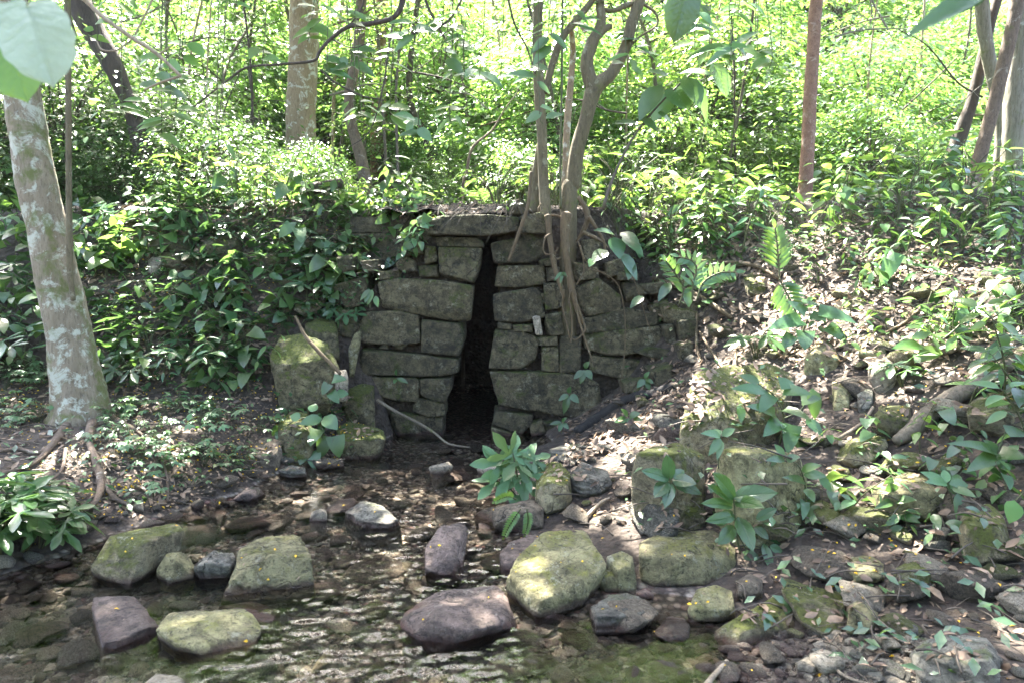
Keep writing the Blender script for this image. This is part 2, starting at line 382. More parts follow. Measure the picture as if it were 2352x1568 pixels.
def water_mat():
    m, nt, out = newmat('stream_water'); co = coords(nt, False)
    b = bump(nt, mathn(nt, 'ADD', noise(nt, co, 16, 4, .55, .5), mathn(nt, 'MULTIPLY', noise(nt, co, 42, 2), .35)), .12, .02)
    gl = N(nt, 'BsdfGlossy', _Roughness=.02); nt.links.new(b, gl.inputs['Normal'])
    tr = N(nt, 'BsdfTransparent'); tr.inputs[0].default_value = (.93, .91, .87, 1)
    fr = N(nt, 'Fresnel'); fr.inputs[0].default_value = 1.42; nt.links.new(b, fr.inputs['Normal'])
    mx = N(nt, 'MixShader'); nt.links.new(fr.outputs[0], mx.inputs[0]); nt.links.new(tr.outputs[0], mx.inputs[1]); nt.links.new(gl.outputs[0], mx.inputs[2])
    nt.links.new(mx.outputs[0], out.inputs[0]); return m
M['water'] = water_mat()

# ---------------------------------------------------------------- terrain
_c = []
def cp(x, y, z): _c.append((x, y, z))
for q in [(0,6.3,-.15),(-.5,6,-.13),(-1,5.5,-.08),(-.5,5,-.12),(-1.3,4.6,-.07),(-.6,4.2,-.12),(-1.2,3.8,-.1),(-1.9,3.5,-.08),(-.4,3.3,-.14),(-1.2,2.9,-.12),
          (-2.2,2.8,-.12),(-.3,2.5,-.12),(.4,2.75,-.04),(.7,2.7,-.03),(-3,2.3,-.15),(-1,1.5,-.12),(.3,1.5,-.1),(-2.5,1.5,-.15),(-1,0,-.1),(-1,-3,-.1),
          (-2.4,3.75,.0),(-2.15,4.35,.0),(-1.85,5.1,.0),(-1.5,5.6,.0),(-1.2,6.2,.0),(-2.65,3.3,.0),(-3.4,2.8,.0),
          (-2.5,4.6,.33),(-2.2,5.2,.28),(-3.4,5.4,.45),(-3.0,4.4,.36),(-3.2,3.7,.3),(-4.5,4.5,.5),(-4.0,3.2,.3),(-1.9,5.8,.33),(-2.6,5.7,.5),
          (-1.55,6.35,.6),(-2.5,6.45,1.25),(-3.5,6.4,1.35),(-2.3,7.05,2.1),(-3.5,7.2,2.25),(-5,6.4,1.5),(-5,7.4,2.3),(-1.5,6.75,1.5),(-1.3,6.5,.6),
          (.15,6.0,.0),(-.02,4.4,.0),(.08,3.8,.0),(.3,3.3,.0),(.85,3.05,.0),(1.05,2.75,.0),(.9,2.3,.02),(1.0,1.4,.05),
          (.5,5.6,.15),(.65,4.9,.2),(.5,4.2,.14),(1.0,6.0,.35),(1.2,5.2,.45),(1.0,4.2,.25),(1.4,3.4,.12),(1.5,2.7,.1),(2.1,3.0,.2),(2.2,2.3,.2),
          (1.7,6.2,.95),(2.0,5.6,.95),(2.0,4.8,.65),(2.6,3.9,.62),(3.0,3.0,.5),(1.6,6.8,1.7),(2.4,6.5,1.75),(3.2,6.0,1.75),(3.2,5.0,1.25),(3.8,4.5,1.3),
          (1.6,7.4,2.2),(3.2,7.2,2.3),(4.5,6.3,2.2),(4.5,3,.8),(5,5,1.8),(.6,6.3,.1),(1.0,6.45,.4),(-4,-4,.2),(4,-4,.3),(0,-9,.2),(6,0,.5),(-7,1,.3),(-7,5,1.)]: cp(*q)
_C = np.array(_c)
def _U(r2): return np.where(r2 > 1e-12, r2*np.log(np.maximum(r2, 1e-12)), 0)
_n = len(_C); _K = _U(((_C[:, None, :2]-_C[None, :, :2])**2).sum(-1))+np.eye(_n)*.01
_P = np.c_[np.ones(_n), _C[:, :2]]
_W = np.linalg.solve(np.block([[_K, _P], [_P.T, np.zeros((3, 3))]]), np.r_[_C[:, 2], 0, 0, 0])
def sstep(a, b, x): t = np.clip((x-a)/(b-a), 0, 1); return t*t*(3-2*t)
def H(x, y, trench=True, rough=True):
    x = np.atleast_1d(np.asarray(x, float)); y = np.atleast_1d(np.asarray(y, float))
    A = np.empty_like(x)
    for i in range(0, len(x), 20000):
        s = slice(i, i+20000)
        A[s] = _U((x[s, None]-_C[:, 0])**2+(y[s, None]-_C[:, 1])**2)@_W[:_n]+_W[_n]+_W[_n+1]*x[s]+_W[_n+2]*y[s]
    far = sstep(5, 8, np.abs(x)); A = A*(1-far)+.8*far
    A = np.clip(A, -.2, 2.35)
    B = 2.22+.04*np.clip(y-7, 0, 5)+.34*np.clip(y-11, 0, 22)+.05*np.clip(y-33, 0, 60)
    B = B+.25*vn(np.c_[x*.25, y*.25, x*0], 3)*sstep(9, 13, y)
    inw = sstep(-1.55, -1.3, x)*(1-sstep(1.1, 1.5, x))
    yw = 6.86*inw+7.35*(1-inw); wd = .1*inw+.35*(1-inw)
    if trench:
        tr = ((x > -1.12) & (x < -.12)); yw = np.where(tr, 9.6, yw)
    s = sstep(0, 1, (y-(yw-wd))/(2*wd))
    A = np.where((inw > .5) & (y > 6.5), np.minimum(A, .3), A)
    ft = sstep(-1.3, -1.1, x)*(1-sstep(.05, .45, x))*sstep(5.8, 6.2, y); A = A*(1-ft)+np.minimum(A, -.09)*ft
    z = A+(B-A)*s
    if rough:
        P = np.c_[x, y, x*0]
        z = z+(.045*fbm(P*1.6, 4, 11)+.012*fbm(P*9, 2, 12))*np.where(z < .02, .4, 1)
    return z
def H1(x, y): return float(H(x, y)[0])
gx = np.r_[np.arange(-60, -8, 3), np.arange(-8, -4.6, .16), np.arange(-4.6, 4.8, .045), np.arange(4.8, 8, .16), np.arange(8, 61, 3)]
gy = np.r_[np.arange(-12, 1, .5), np.arange(1, 6.4, .045), np.arange(6.4, 7.6, .03), np.arange(7.6, 12, .12), np.arange(12, 36, .6), np.arange(36, 140, 6)]
GX, GY = np.meshgrid(gx, gy); gz = H(GX.ravel(), GY.ravel())
gi = np.arange(GX.size).reshape(GX.shape)
gq = np.stack([gi[:-1, :-1], gi[:-1, 1:], gi[1:, 1:], gi[1:, :-1]], -1).reshape(-1, 4)
gv = np.c_[GX.ravel(), GY.ravel(), gz]
tag(MB().add(gv, [gq]).obj('ground', M['soil']), kind='structure')
# soil lying over the roof of the passage
cx, cy = np.meshgrid(np.linspace(-1.3, .1, 26), np.linspace(6.62, 9.9, 60))
cz = H(cx.ravel(), cy.ravel(), False)+.012; cz = np.where(cy.ravel() < 7.0, 2.13+.09*(cy.ravel()-6.62)/.38+.03*vn(np.c_[cx.ravel()*5, cy.ravel()*5, cz*0], 5), cz)
ci = np.arange(cx.size).reshape(cx.shape); cq = np.stack([ci[:-1, :-1], ci[:-1, 1:], ci[1:, 1:], ci[1:, :-1]], -1).reshape(-1, 4)
cv = np.c_[cx.ravel(), cy.ravel(), cz]
tag(MB().add(cv, [cq]).obj('soil_over_passage', M['soil']), kind='structure')

SOLID_V = [gv, cv]; SOLID_F = [gq, cq+len(gv)]; SOLID_N = len(gv)+len(cv)
GBVH = BVHTree.FromPolygons([tuple(v) for v in np.vstack([gv, cv])], [tuple(f) for f in np.vstack(SOLID_F)])
def hit(px, py, bvh=None):
    d = ray(px, py).normalized(); r = (bvh or GBVH).ray_cast(Vector((0, 0, CAMZ)), d, 80)
    return (r[0], r[1]) if r[0] is not None else (None, None)

# ---------------------------------------------------------------- stream surface
wx, wy = np.meshgrid(np.r_[np.arange(-4.6, -2.2, .03), np.arange(-2.2, .6, .014), np.arange(.6, 1.6, .03)], np.r_[np.arange(1.2, 2.2, .025), np.arange(2.2, 5.6, .014), np.arange(5.6, 6.76, .025)])
fx, fy = wx.ravel(), wy.ravel()
P = np.c_[fx, fy, fx*0]
flow = np.clip(1-np.abs((fx+.55)/.72)**2, 0, 1)*np.clip((6.0-fy)/1.4, 0, 1)*np.clip((fy-1.9)/.6, .3, 1)
wn = fbm(P*np.array([12, 20, 1]), 2, 31); wm = vn(P*np.array([26, 40, 1])+wn[:, None]*.8, 33)
wz = (flow**1.1*.68)*(.011*(1-2*np.abs(wn))+.0055*wm+.002*vn(P*np.array([45, 60, 1]), 35))+.0012*vn(P*9, 32)
wi = np.arange(wx.size).reshape(wx.shape)
tag(MB().add(np.c_[fx, fy, wz], [np.stack([wi[:-1, :-1], wi[:-1, 1:], wi[1:, 1:], wi[1:, :-1]], -1).reshape(-1, 4)]).obj('stream_water', M['water']), kind='structure')
wv, wf = [(-1.1, 6.74, -.002), (-.1, 6.74, -.002), (-.1, 10.3, -.002), (-1.1, 10.3, -.002)], [[(0, 1, 2, 3)]]
tag(MB().add(wv, wf).obj('passage_water', M['water']), kind='structure')

# ---------------------------------------------------------------- rocks
_ICO = {}
def ico(l):
    if l not in _ICO:
        bm = bmesh.new(); bmesh.ops.create_icosphere(bm, subdivisions=l, radius=1); bm.verts.ensure_lookup_table()
        _ICO[l] = (np.array([v.co[:] for v in bm.verts]), np.array([[v.index for v in f.verts] for f in bm.faces])); bm.free()
    return _ICO[l]
def hull_planes(q):
    bm = bmesh.new()
    for p in q: bm.verts.new(p)
    bmesh.ops.convex_hull(bm, input=bm.verts); bm.normal_update()
    out = []
    for f in bm.faces:
        if f.calc_area() < 1e-7: continue
        n = np.array(f.normal[:]); h = n.dot(np.array(f.verts[0].co[:]))
        if h < 0: n, h = -n, -h
        if h > .02 and not any(n.dot(a) > .985 and abs(h-b) < .06 for a, b in out): out.append((n, h))
    bm.free(); return np.array([a for a, b in out]), np.array([b for a, b in out])
def rock_geo(pts, lvl=4, p=40, amp=.05, chips=5, seed=0, strata=0.):
    pts = np.asarray(pts, float); lo, hi = pts.min(0), pts.max(0); c = (lo+hi)/2; s = np.maximum((hi-lo)/2, 1e-3)
    q = (pts-c)/s; Nn, h = hull_planes(q); rg = np.random.RandomState(seed)
    for _ in range(chips):
        n = rg.normal(size=3); n /= np.linalg.norm(n); Nn = np.vstack([Nn, n]); h = np.r_[h, (q@n).max()*rg.uniform(.76, .93)]
    if len(pts) > 60: chips = 0
    d, f = ico(lvl)
    r = (np.clip(d@Nn.T/h, 1e-3, 60)**p).sum(1)**(-1/p)
    v = d*r[:, None]; v = v/np.abs(v).max(0)*np.abs(q).max(0)
    w = v*s; size = float(np.exp(np.log(s).mean())); dirn = w/np.linalg.norm(w, axis=1)[:, None]
    so = rg.uniform(0, 50)
    dis = amp*size*(.7*fbm(w/size*1.3+so, 4, seed)+.75*fbm(w/size*5+so, 4, seed+9)+.35*(1-2*np.abs(fbm(w/size*11+so, 3, seed+4))))
    rid = 1-np.abs(fbm(w/size*1.9+so*2, 3, seed+3))*2.2
    dis = dis-amp*size*1.3*np.clip(rid-.72, 0, 1)*2
    if strata: dis = dis+strata*size*(np.floor((w[:, 2]/size+.25*vn(w/size*1.5, seed))*6)%2-.5)*.5
    return w+dirn*dis[:, None]+c, f
ROCKS = []          # for the petal drop and the landmarks
LM = []
def solid(v, f):
    global SOLID_N
    SOLID_V.append(v); SOLID_F.append(f if f.shape[1] == 4 else np.c_[f, f[:, 2]]); SOLID_N += 0
def rock(name, label, poly, z0, mat, depth=.35, cat='rock', topf=.6, lm=None, lvl=5, p=110, amp=.04, chips=3, seed=None, strata=0., Y=None, sink=.12, shrink=.93, group=None, parent=None, edge=.55, flat=None, pull=0.):
    hk = [v for k, v in HERO.items() if label and label.startswith(k)]
    dd = np.array(hk[0], float)[:, 2] if hk else None
    if hk: poly = [q[:2] for q in hk[0]]
    poly = np.array(poly, float); yb, yt = poly[:, 1].max(), poly[:, 1].min(); xb = poly[poly[:, 1].argmax(), 0]
    rr = random.Random(int(abs(poly.sum()))); hp = max(np.ptp(poly[:, 0]), np.ptp(poly[:, 1])); lvl = 6 if hp > 105 else 5 if hp > 45 else 4
    if Y is None:
        g = hit(xb, yb)[0]; Y = g.y if g is not None and g.z > 0 else on(xb, yb, 0).y
        Y -= pull
    cxp, cyp = poly.mean(0); pts = []; e = edge
    prof = lambda t: topf*depth*(.22*t/e if t < e else .22+.78*(t-e)/(1-e))
    for iq, (px, py) in enumerate(poly):
        if flat is not None:
            w_ = on(px, py, flat+rr.uniform(-.012, .02)); m_ = on(cxp, cyp, flat); pts += [w_, Vector((m_.x+(w_.x-m_.x)*1.04, m_.y+(w_.y-m_.y)*1.04, -.14))]; continue
        t = (yb-py)/max(yb-yt, 1); yy_ = Y+(prof(t) if dd is None else depth*dd[iq]); g_ = hit(px, py)[0]
        if g_ is not None and g_.z > .03: yy_ = min(yy_, max(g_.y-.06, Y-.25))
        pts.append(at(px, py, yy_))
        qx, qy = cxp+(px-cxp)*shrink, cyp+(py-cyp)*shrink
        pts.append(at(qx, qy, Y+depth*(1 if dd is None else 1.1)))
    ye = yb-e*(yb-yt); xs = []
    for i in range(len(poly)):
        (x0, y0), (x1, y1) = poly[i], poly[(i+1) % len(poly)]
        if (y0-ye)*(y1-ye) < 0: xs.append(x0+(x1-x0)*(ye-y0)/(y1-y0))
    if len(xs) >= 2 and dd is None and flat is None:
        for f_ in (.12, .5, .86):
            yy = ye+(yb-yt)*rr.uniform(-.1, .1); x = min(xs)+(max(xs)-min(xs))*(f_+rr.uniform(-.08, .08)); pts.append(at(x, yy, Y-depth*rr.uniform(.0, .1)))
    if sink and flat is None:
        lo = min(q.z for q in pts); hi = max(q.z for q in pts)
        for q in list(pts):
            if q.z < lo+.4*(hi-lo): pts.append(Vector((q.x, q.y, lo-sink)))
    v, f = rock_geo([q[:] for q in pts], lvl, p, amp, chips, seed if seed is not None else int(abs(poly.sum()))%9973, strata)
    c = v.mean(0); base = np.array([c[0], c[1], v[:, 2].min()])
    o = MB().add(v.copy(), [f]).obj(name, M[mat], parent, loc=base if parent is None else None)
    SOLID_V.append(v); SOLID_F.append(np.c_[f, f[:, 2]])
    if parent is None:
        tag(o, label, cat, group); ROCKS.append(o)
    if lm: LM.append((lm, (cxp, cyp)))
    return o
HERO = {   # corner points of the big stones: px, py, share of the depth
 'slanting olive': [(210,1303,.1),(251,1332,.05),(295,1343,0),(323,1328,.12),(424,1249,.85),(251,1228,.35),(334,1242,.2),(429,1208,.95),(395,1197,1),(302,1210,.8)],
 'small olive stone': [(381,1273,.4),(413,1265,.8),(449,1292,.8),(445,1325,.3),(391,1339,0),(359,1310,.2),(405,1288,.2)],
 'split yellow': [(510,1373,0),(611,1371,.1),(715,1361,.15),(553,1249,.5),(593,1220,.95),(629,1217,1),(682,1213,1),(706,1245,.6),(632,1264,.2),(708,1272,.25),(528,1320,.12)],
 'low yellow mossed': [(359,1447,.3),(400,1480,.1),(485,1511,0),(560,1501,.1),(600,1461,.4),(388,1407,.9),(470,1411,1),(560,1398,1),(578,1422,.7),(470,1488,.05),(385,1440,.35)],
 'tall narrow purple': [(1012,1206,.9),(1062,1195,1),(1076,1210,.9),(1064,1238,.75),(1058,1325,.15),(1019,1321,0),(976,1307,.05),(979,1256,.4),(1034,1262,.3)],
 'broad purple': [(965,1468,.1),(997,1493,0),(1177,1443,.35),(1184,1432,.4),(922,1443,.35),(926,1420,.45),(1005,1361,.9),(1137,1346,1),(1159,1364,.85),(1010,1418,.12),(1075,1442,.08),(1152,1412,.35)],
 'large pale yellow': [(1238,1422,0),(1246,1377,.02),(1163,1335,.32),(1177,1298,.36),(1335,1393,.25),(1345,1360,.27),(1393,1303,.5),(1371,1264,.7),(1339,1206,1),(1260,1206,1),(1202,1264,.6)],
 'squared mossy': [(1470,1247,.55),(1510,1225,.9),(1640,1218,1),(1690,1265,.5),(1472,1262,.15),(1560,1272,.05),(1688,1280,.28),(1470,1330,.1),(1500,1350,0),(1640,1345,.02),(1688,1310,.25)],
 'tall pale faced': [(1668,1024,.3),(1750,1028,.6),(1666,1034,.04),(1745,1042,0),(1832,1050,.3),(1848,1110,.3),(1828,1205,.2),(1760,1238,0),(1668,1205,.02),(1650,1100,.15)],
 'tall mossy block': [(1462,1038,.1),(1482,1028,.4),(1560,1018,.5),(1618,1050,.3),(1555,1040,0),(1620,1140,.2),(1610,1195,.15),(1540,1205,0),(1460,1180,.05),(1452,1080,.12)],
 'big tilted': [(1563,990,.05),(1579,940,.15),(1590,870,.4),(1686,843,.9),(1752,828,1),(1829,863,.9),(1790,960,.3),(1740,985,.12),(1663,992,0),(1629,1016,.05),(1640,960,.02)],
 'slanted olive slab': [(1780,1368,.9),(1825,1400,.7),(1832,1450,.4),(1690,1493,.05),(1660,1485,0),(1635,1450,.15),(1700,1412,.5),(1722,1440,.15)],
 'layered dark': [(1805,1325,.9),(1840,1330,1),(1938,1366,.8),(1940,1390,.5),(1930,1440,.2),(1890,1450,0),(1840,1420,.05),(1795,1350,.5),(1880,1385,.15)]}
def Zm(fr, pts):
    ox, oy, k = fr; return [(ox+x*k, oy+y*k) for x, y in pts]
FA, FB, FC = (0, 1005, .3592), (746, 1005, .3592), (1521, 1005, .3592)
FW, FD, FL = (746, 430.5, .4026), (1521, 459, .3844), (0, 459, .3661)

# stream and near-bank boulders, traced one by one
rock('boulder', 'slanting olive block with a flat grey top at the water edge below the root', Zm(FA, [(700,620),(840,570),(1100,535),(1195,565),(1180,680),(1010,800),(900,900),(820,940),(700,910),(585,830)]), 0, 'mossy', .45, topf=.9, lm='slanting olive block', p=110, chips=3)
rock('stone', 'small olive stone with a red rib beside the slanting block', Zm(FA, [(1060,745),(1150,725),(1250,800),(1240,890),(1090,930),(1000,850)]), 0, 'yellow', .18, lvl=4)
rock('stone', 'rough grey broken stone between the red ribbed stone and the split boulder', Zm(FA, [(1290,770),(1360,735),(1480,745),(1500,830),(1450,900),(1270,890),(1250,830)]), 0, 'grey', .2, lvl=5, amp=.16, chips=3)
rock('boulder', 'split yellow and grey boulder with a cracked front standing in the stream', Zm(FA, [(1650,600),(1750,585),(1900,580),(1965,680),(1985,760),(1995,990),(1720,1030),(1420,1025),(1480,850),(1540,680)]), 0, 'yellow', .5, topf=.75, lm='split yellow boulder', p=110, chips=4, amp=.07)
rock('rock', 'flat wet slab lying awash with blue grey patch near the pebbles', Zm(FA, [(600,1000),(820,980),(840,1060),(900,1170),(1020,1170),(760,1290),(660,1310),(590,1080)]), 0, 'purple', .3, lm='flat awash slab', flat=.02)
rock('boulder', 'low yellow mossed rock ringed by water with yellow petals stuck to it', Zm(FA, [(1080,1120),(1300,1130),(1560,1095),(1620,1160),(1670,1270),(1560,1380),(1350,1415),(1150,1370),(1000,1230)]), 0, 'yellow', .34, topf=.9, lm='low yellow rock', chips=5, seed=12)
rock('rock', 'thin dark slab just under the water behind the low yellow rock', Zm(FA, [(1380,1060),(1600,1040),(1790,1100),(1740,1170),(1500,1190)]), -.03, 'brown', .3, flat=-.01)
rock('stone', 'pinkish stone cut off by the bottom edge of the view', Zm(FA, [(920,1580),(1000,1505),(1130,1515),(1200,1580),(1150,1680),(960,1680)]), -.05, 'pale', .2, lvl=4)
rock('boulder', 'tall narrow purple slab leaning upstream in the riffle', Zm(FB, [(740,560),(880,530),(920,570),(885,650),(875,890),(760,885),(640,840),(640,700)]), 0, 'purple', .35, topf=.8, lm='narrow purple slab', p=110)
rock('boulder', 'broad purple angular rock with a red face low in the stream', Zm(FB, [(720,990),(900,985),(1090,950),(1150,1000),(1220,1190),(1190,1220),(700,1360),(610,1290),(490,1220),(510,1140)]), 0, 'purple', .5, topf=.9, lm='broad purple rock', p=110, chips=6, seed=5)
rock('boulder', 'large pale yellow boulder with lichen top and dark wet foot', Zm(FB, [(1430,560),(1650,560),(1740,720),(1800,830),(1730,940),(1640,1080),(1370,1165),(1160,930),(1165,880),(1200,800),(1270,720)]), 0, 'yellow', .55, topf=.85, lm='large yellow boulder', p=110, chips=4, seed=21)
rock('rock', 'dark flat rock tucked behind the large yellow boulder', Zm(FB, [(1120,740),(1180,660),(1350,610),(1400,680),(1290,780),(1140,775)]), .02, 'purple', .3, flat=.05)
rock('boulder', 'squared mossy block with a smooth grey top near the large yellow boulder', Zm(FB, [(2010,680),(2120,610),(2480,590),(2620,720),(2620,850),(2500,950),(2100,960),(2000,900)]), .06, 'yellow', .5, topf=.85, lm='squared mossy block', p=110, chips=3)
rock('stone', 'upright rounded stone wedged against the squared mossy block', Zm(FB, [(1800,760),(1900,720),(1970,760),(1995,970),(1920,985),(1850,840)]), .03, 'yellow', .16, lvl=4)
rock('stone', 'egg shaped mossy stone below the wedged upright stone', Zm(FB, [(1770,850),(1850,820),(1920,910),(1910,985),(1800,980),(1760,920)]), .02, 'yellow', .15, lvl=4)
rock('rock', 'rough flat grey rock sprinkled with petals before the yellow boulder', Zm(FB, [(1700,1060),(1800,1000),(1990,995),(2080,1080),(2030,1130),(1850,1165),(1740,1140)]), .0, 'grey', .3, amp=.08, strata=.08, lm='petal sprinkled flat rock', chips=4, flat=.05)
rock('stone', 'small round purple stone beside the flat grey petal rock', Zm(FB, [(1985,985),(2050,962),(2105,1000),(2090,1030),(2000,1030)]), .03, 'purple', .1, lvl=4)
rock('boulder', 'bright green mossy boulder under the lobed fern', Zm(FB, [(1345,230),(1400,150),(1500,150),(1575,240),(1580,400),(1530,450),(1410,480),(1340,400)]), .08, 'mossy', .4, topf=.8, lm='green mossy boulder', p=110)
rock('rock', 'dark damp rock beneath the hanging fern fronds', Zm(FB, [(1060,420),(1160,360),(1340,370),(1400,430),(1380,560),(1250,600),(1090,560)]), .0, 'brown', .35)
rock('rock', 'pale grey rock leaning on the green mossy boulder', Zm(FB, [(1560,210),(1640,155),(1810,220),(1835,300),(1760,350),(1640,370),(1580,320)]), .2, 'grey', .35, chips=6)
rock('rock', 'flat topped grey rock at the foot of the wall', Zm(FB, [(1440,80),(1560,30),(1680,40),(1690,90),(1620,130),(1480,150)]), .25, 'grey', .3)
rock('stone', 'sunlit pinkish white stone standing in the dark water', Zm(FB, [(670,185),(790,150),(820,180),(770,215),(700,232)]), 0, 'pale', .14, lvl=4, lm='sunlit pink stone')
rock('stone', 'pinkish stone half hidden by the lobed fern', Zm(FB, [(970,190),(1060,155),(1180,190),(1180,225),(1010,238)]), .0, 'pale', .2, lvl=4)
rock('rock', 'flat speckled grey rock in mid stream', Zm(FB, [(130,430),(250,405),(430,450),(480,500),(420,550),(240,530),(150,470)]), .0, 'grey', .35, amp=.08, lm='speckled grey rock', flat=.03)
rock('stone', 'small white stone poking from the riffle', [(711,1195),(716,1174),(734,1167),(751,1178),(750,1192)], 0, 'pale', .08, lvl=4)
rock('boulder', 'rounded mossy boulder beside the passage mouth', [(772,985),(800,968),(840,975),(882,990),(885,1010),(870,1040),(820,1052),(780,1040)], .03, 'shade_moss', .45, topf=.7, lm='boulder beside the passage mouth')
rock('rock', 'dark mossy rock under the seedling by the stick', [(640,975),(665,940),(708,950),(720,1000),(712,1048),(660,1052),(640,1020)], .12, 'shade_moss', .35, lm='rock by the stick')
rock('stone', 'grey wedge stone on the edge of the shaded bank', [(582,1020),(605,1000),(645,1010),(652,1040),(630,1064),(590,1050)], .08, 'brown', .25)
rock('stone', 'flat pale stone at the shaded waterline', [(640,1080),(670,1068),(700,1072),(704,1090),(660,1097)], .0, 'grey', .2, lvl=4)
rock('stone', 'long low dark stone at the shaded waterline', [(715,1058),(740,1050),(786,1052),(788,1068),(730,1075)], .0, 'brown', .2, lvl=4)
rock('rock', 'wet reddish wedge at the stream edge below the bank', [(530,1150),(560,1125),(588,1120),(590,1138),(570,1150)], .0, 'purple', .2, lvl=4)
# right bank
rock('boulder', 'tall mossy block standing behind the fanned blue green seedling', [(1452,1080),(1480,1028),(1560,1018),(1618,1050),(1620,1140),(1610,1195),(1540,1205),(1460,1180)], .2, 'mossy', .4, topf=.25, lm='tall mossy block', p=110)
rock('boulder', 'tall pale faced block with a flat top among the leaves', [(1665,1022),(1745,1032),(1830,1048),(1848,1110),(1828,1205),(1760,1238),(1668,1205),(1650,1100)], .2, 'yellow', .5, topf=.2, lm='tall pale faced block', p=110, seed=3)
rock('boulder', 'big tilted boulder with moss and pale streaks on the slope', Zm(FD, [(430,1000),(520,965),(640,955),(780,990),(810,1050),(760,1250),(640,1330),(370,1390),(280,1455),(110,1385),(150,1250),(190,1070)]), .35, 'mossy', .7, topf=.7, lm='big tilted boulder', p=110, seed=8, chips=3, pull=.32, sink=.4)
rock('stone', 'rounded lichen stone at the pool edge below the squared block', Zm(FC, [(165,1090),(220,960),(340,930),(460,980),(470,1120),(350,1170),(210,1175)]), .02, 'yellow', .25, lm='rounded lichen stone')
rock('boulder', 'slanted olive slab with a wet red foot at the pool edge', Zm(FC, [(730,1015),(800,1070),(860,1170),(840,1230),(430,1370),(340,1330),(310,1250),(480,1170)]), .0, 'mossy', .35, topf=.9, lm='slanted olive slab', p=110)
rock('boulder', 'layered dark block with ferny moss on its far corner', Zm(FC, [(790,880),(900,900),(1150,1010),(1165,1080),(1140,1240),(1060,1230),(850,1140),(755,950)]), .08, 'mossy', .4, topf=.6, strata=.12, lm='layered dark block', p=110)
rock('rock', 'pale lichen rock next to the layered dark block', Zm(FC, [(1190,1080),(1250,1020),(1370,1050),(1380,1150),(1330,1230),(1180,1230)]), .1, 'yellow', .25)
rock('rock', 'flaky mossy rock on the leaf litter above the layered block', Zm(FC, [(1150,830),(1210,770),(1340,765),(1420,820),(1400,900),(1240,930),(1190,890)]), .16, 'yellow', .3, strata=.15)
rock('rock', 'tilted olive rock under a curled brown leaf', Zm(FC, [(1480,850),(1620,765),(1720,830),(1740,920),(1560,1010),(1420,1010)]), .15, 'mossy', .3)
rock('boulder', 'lichen speckled boulder cut by the lower edge of the view', Zm(FC, [(1590,1370),(1700,1290),(1900,1260),(2080,1290),(2160,1420),(2150,1570),(1900,1640),(1650,1600)]), .14, 'grey', .4, topf=.8, lm='lichen speckled boulder', seed=31)
rock('stone', 'beige rounded stone at the end of the gravel', Zm(FC, [(940,1380),(1030,1345),(1165,1400),(1170,1450),(1060,1490),(950,1440)]), .08, 'pale', .16, lvl=4)
rock('stone', 'cream pitted stone with a dark red edge by the gravel', Zm(FC, [(850,1440),(930,1400),(985,1450),(970,1530),(870,1520)]), .06, 'pale', .14, lvl=4)
rock('boulder', 'broad pale boulder half covered by leafy stems on the dirt bank', Zm(FC, [(1350,330),(1480,260),(1590,200),(1780,230),(1820,420),(1720,520),(1500,500),(1380,470)]), .38, 'yellow', .5, lm='broad pale boulder', topf=.7)
rock('boulder', 'rounded boulder with a deep black crack', Zm(FC, [(1880,560),(1960,440),(2090,420),(2200,520),(2230,760),(2050,800),(1920,780)]), .35, 'mossy', .45, lm='cracked boulder')
rock('rock', 'flat mossy rock on the litter below the rotten log', Zm(FC, [(1105,100),(1160,20),(1300,-20),(1430,0),(1440,60),(1330,170),(1240,180),(1140,140)]), .55, 'mossy', .4, topf=.8, lm='flat mossy rock')
rock('stone', 'dark stone behind the rounded lichen stone', Zm(FC, [(480,920),(560,870),(640,920),(640,1010),(560,1050),(480,1020)]), .08, 'brown', .2, lvl=4)
rock('rock', 'bright white weathered rock in the sun on the slope', Zm(FD, [(1230,950),(1320,920),(1400,980),(1400,1070),(1330,1110),(1240,1060)]), 1.0, 'pale', .35, lm='white weathered rock')
rock('rock', 'fluted pale rock with a leaf on it in the sun', Zm(FD, [(1180,830),(1240,805),(1330,830),(1340,910),(1180,915)]), 1.12, 'yellow', .35)
rock('boulder', 'long dark overhanging rock under the big drooping leaves', Zm(FD, [(510,880),(600,820),(740,800),(830,870),(760,950),(640,970),(520,930)]), .95, 'mossy', .5, Y=5.9)
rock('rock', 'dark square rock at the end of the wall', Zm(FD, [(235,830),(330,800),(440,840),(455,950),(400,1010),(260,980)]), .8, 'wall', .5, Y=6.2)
rock('rock', 'small tan rock in the litter behind the twig', Zm(FD, [(1015,1090),(1070,1060),(1130,1120),(1110,1220),(1030,1230)]), .65, 'yellow', .25)
rock('rock', 'rounded tan rock beside the small tan rock', Zm(FD, [(1165,1150),(1230,1110),(1260,1150),(1250,1220),(1180,1235)]), .65, 'grey', .2, lvl=4)
rock('boulder', 'dark faced boulder under the rotten log', Zm(FD, [(1270,1280),(1340,1230),(1480,1230),(1490,1350),(1400,1400),(1280,1370)]), .5, 'mossy', .4)
rock('boulder', 'bright mossy boulder behind the rotten log', Zm(FD, [(1810,1230),(1900,1170),(2100,1140),(2250,1180),(2250,1380),(2050,1410),(1880,1370)]), .75, 'mossy', .6, lm='bright mossy boulder behind the log')
rock('rock', 'sunlit pointed rock on the slope above the tilted boulder', Zm(FD, [(850,950),(930,840),(1010,860),(1060,960),(980,1000),(870,990)]), .95, 'yellow', .3)
rock('rock', 'half buried rock in the sunlit litter', Zm(FD, [(1030,620),(1120,580),(1220,610),(1200,660),(1080,670)]), 1.5, 'yellow', .4, Y=5.7)
rock('rock', 'round shadowed rock at the crest near the pinnate fronds', Zm(FD, [(480,470),(540,430),(610,460),(620,520),(520,540)]), 1.6, 'mossy', .3, Y=6.2)
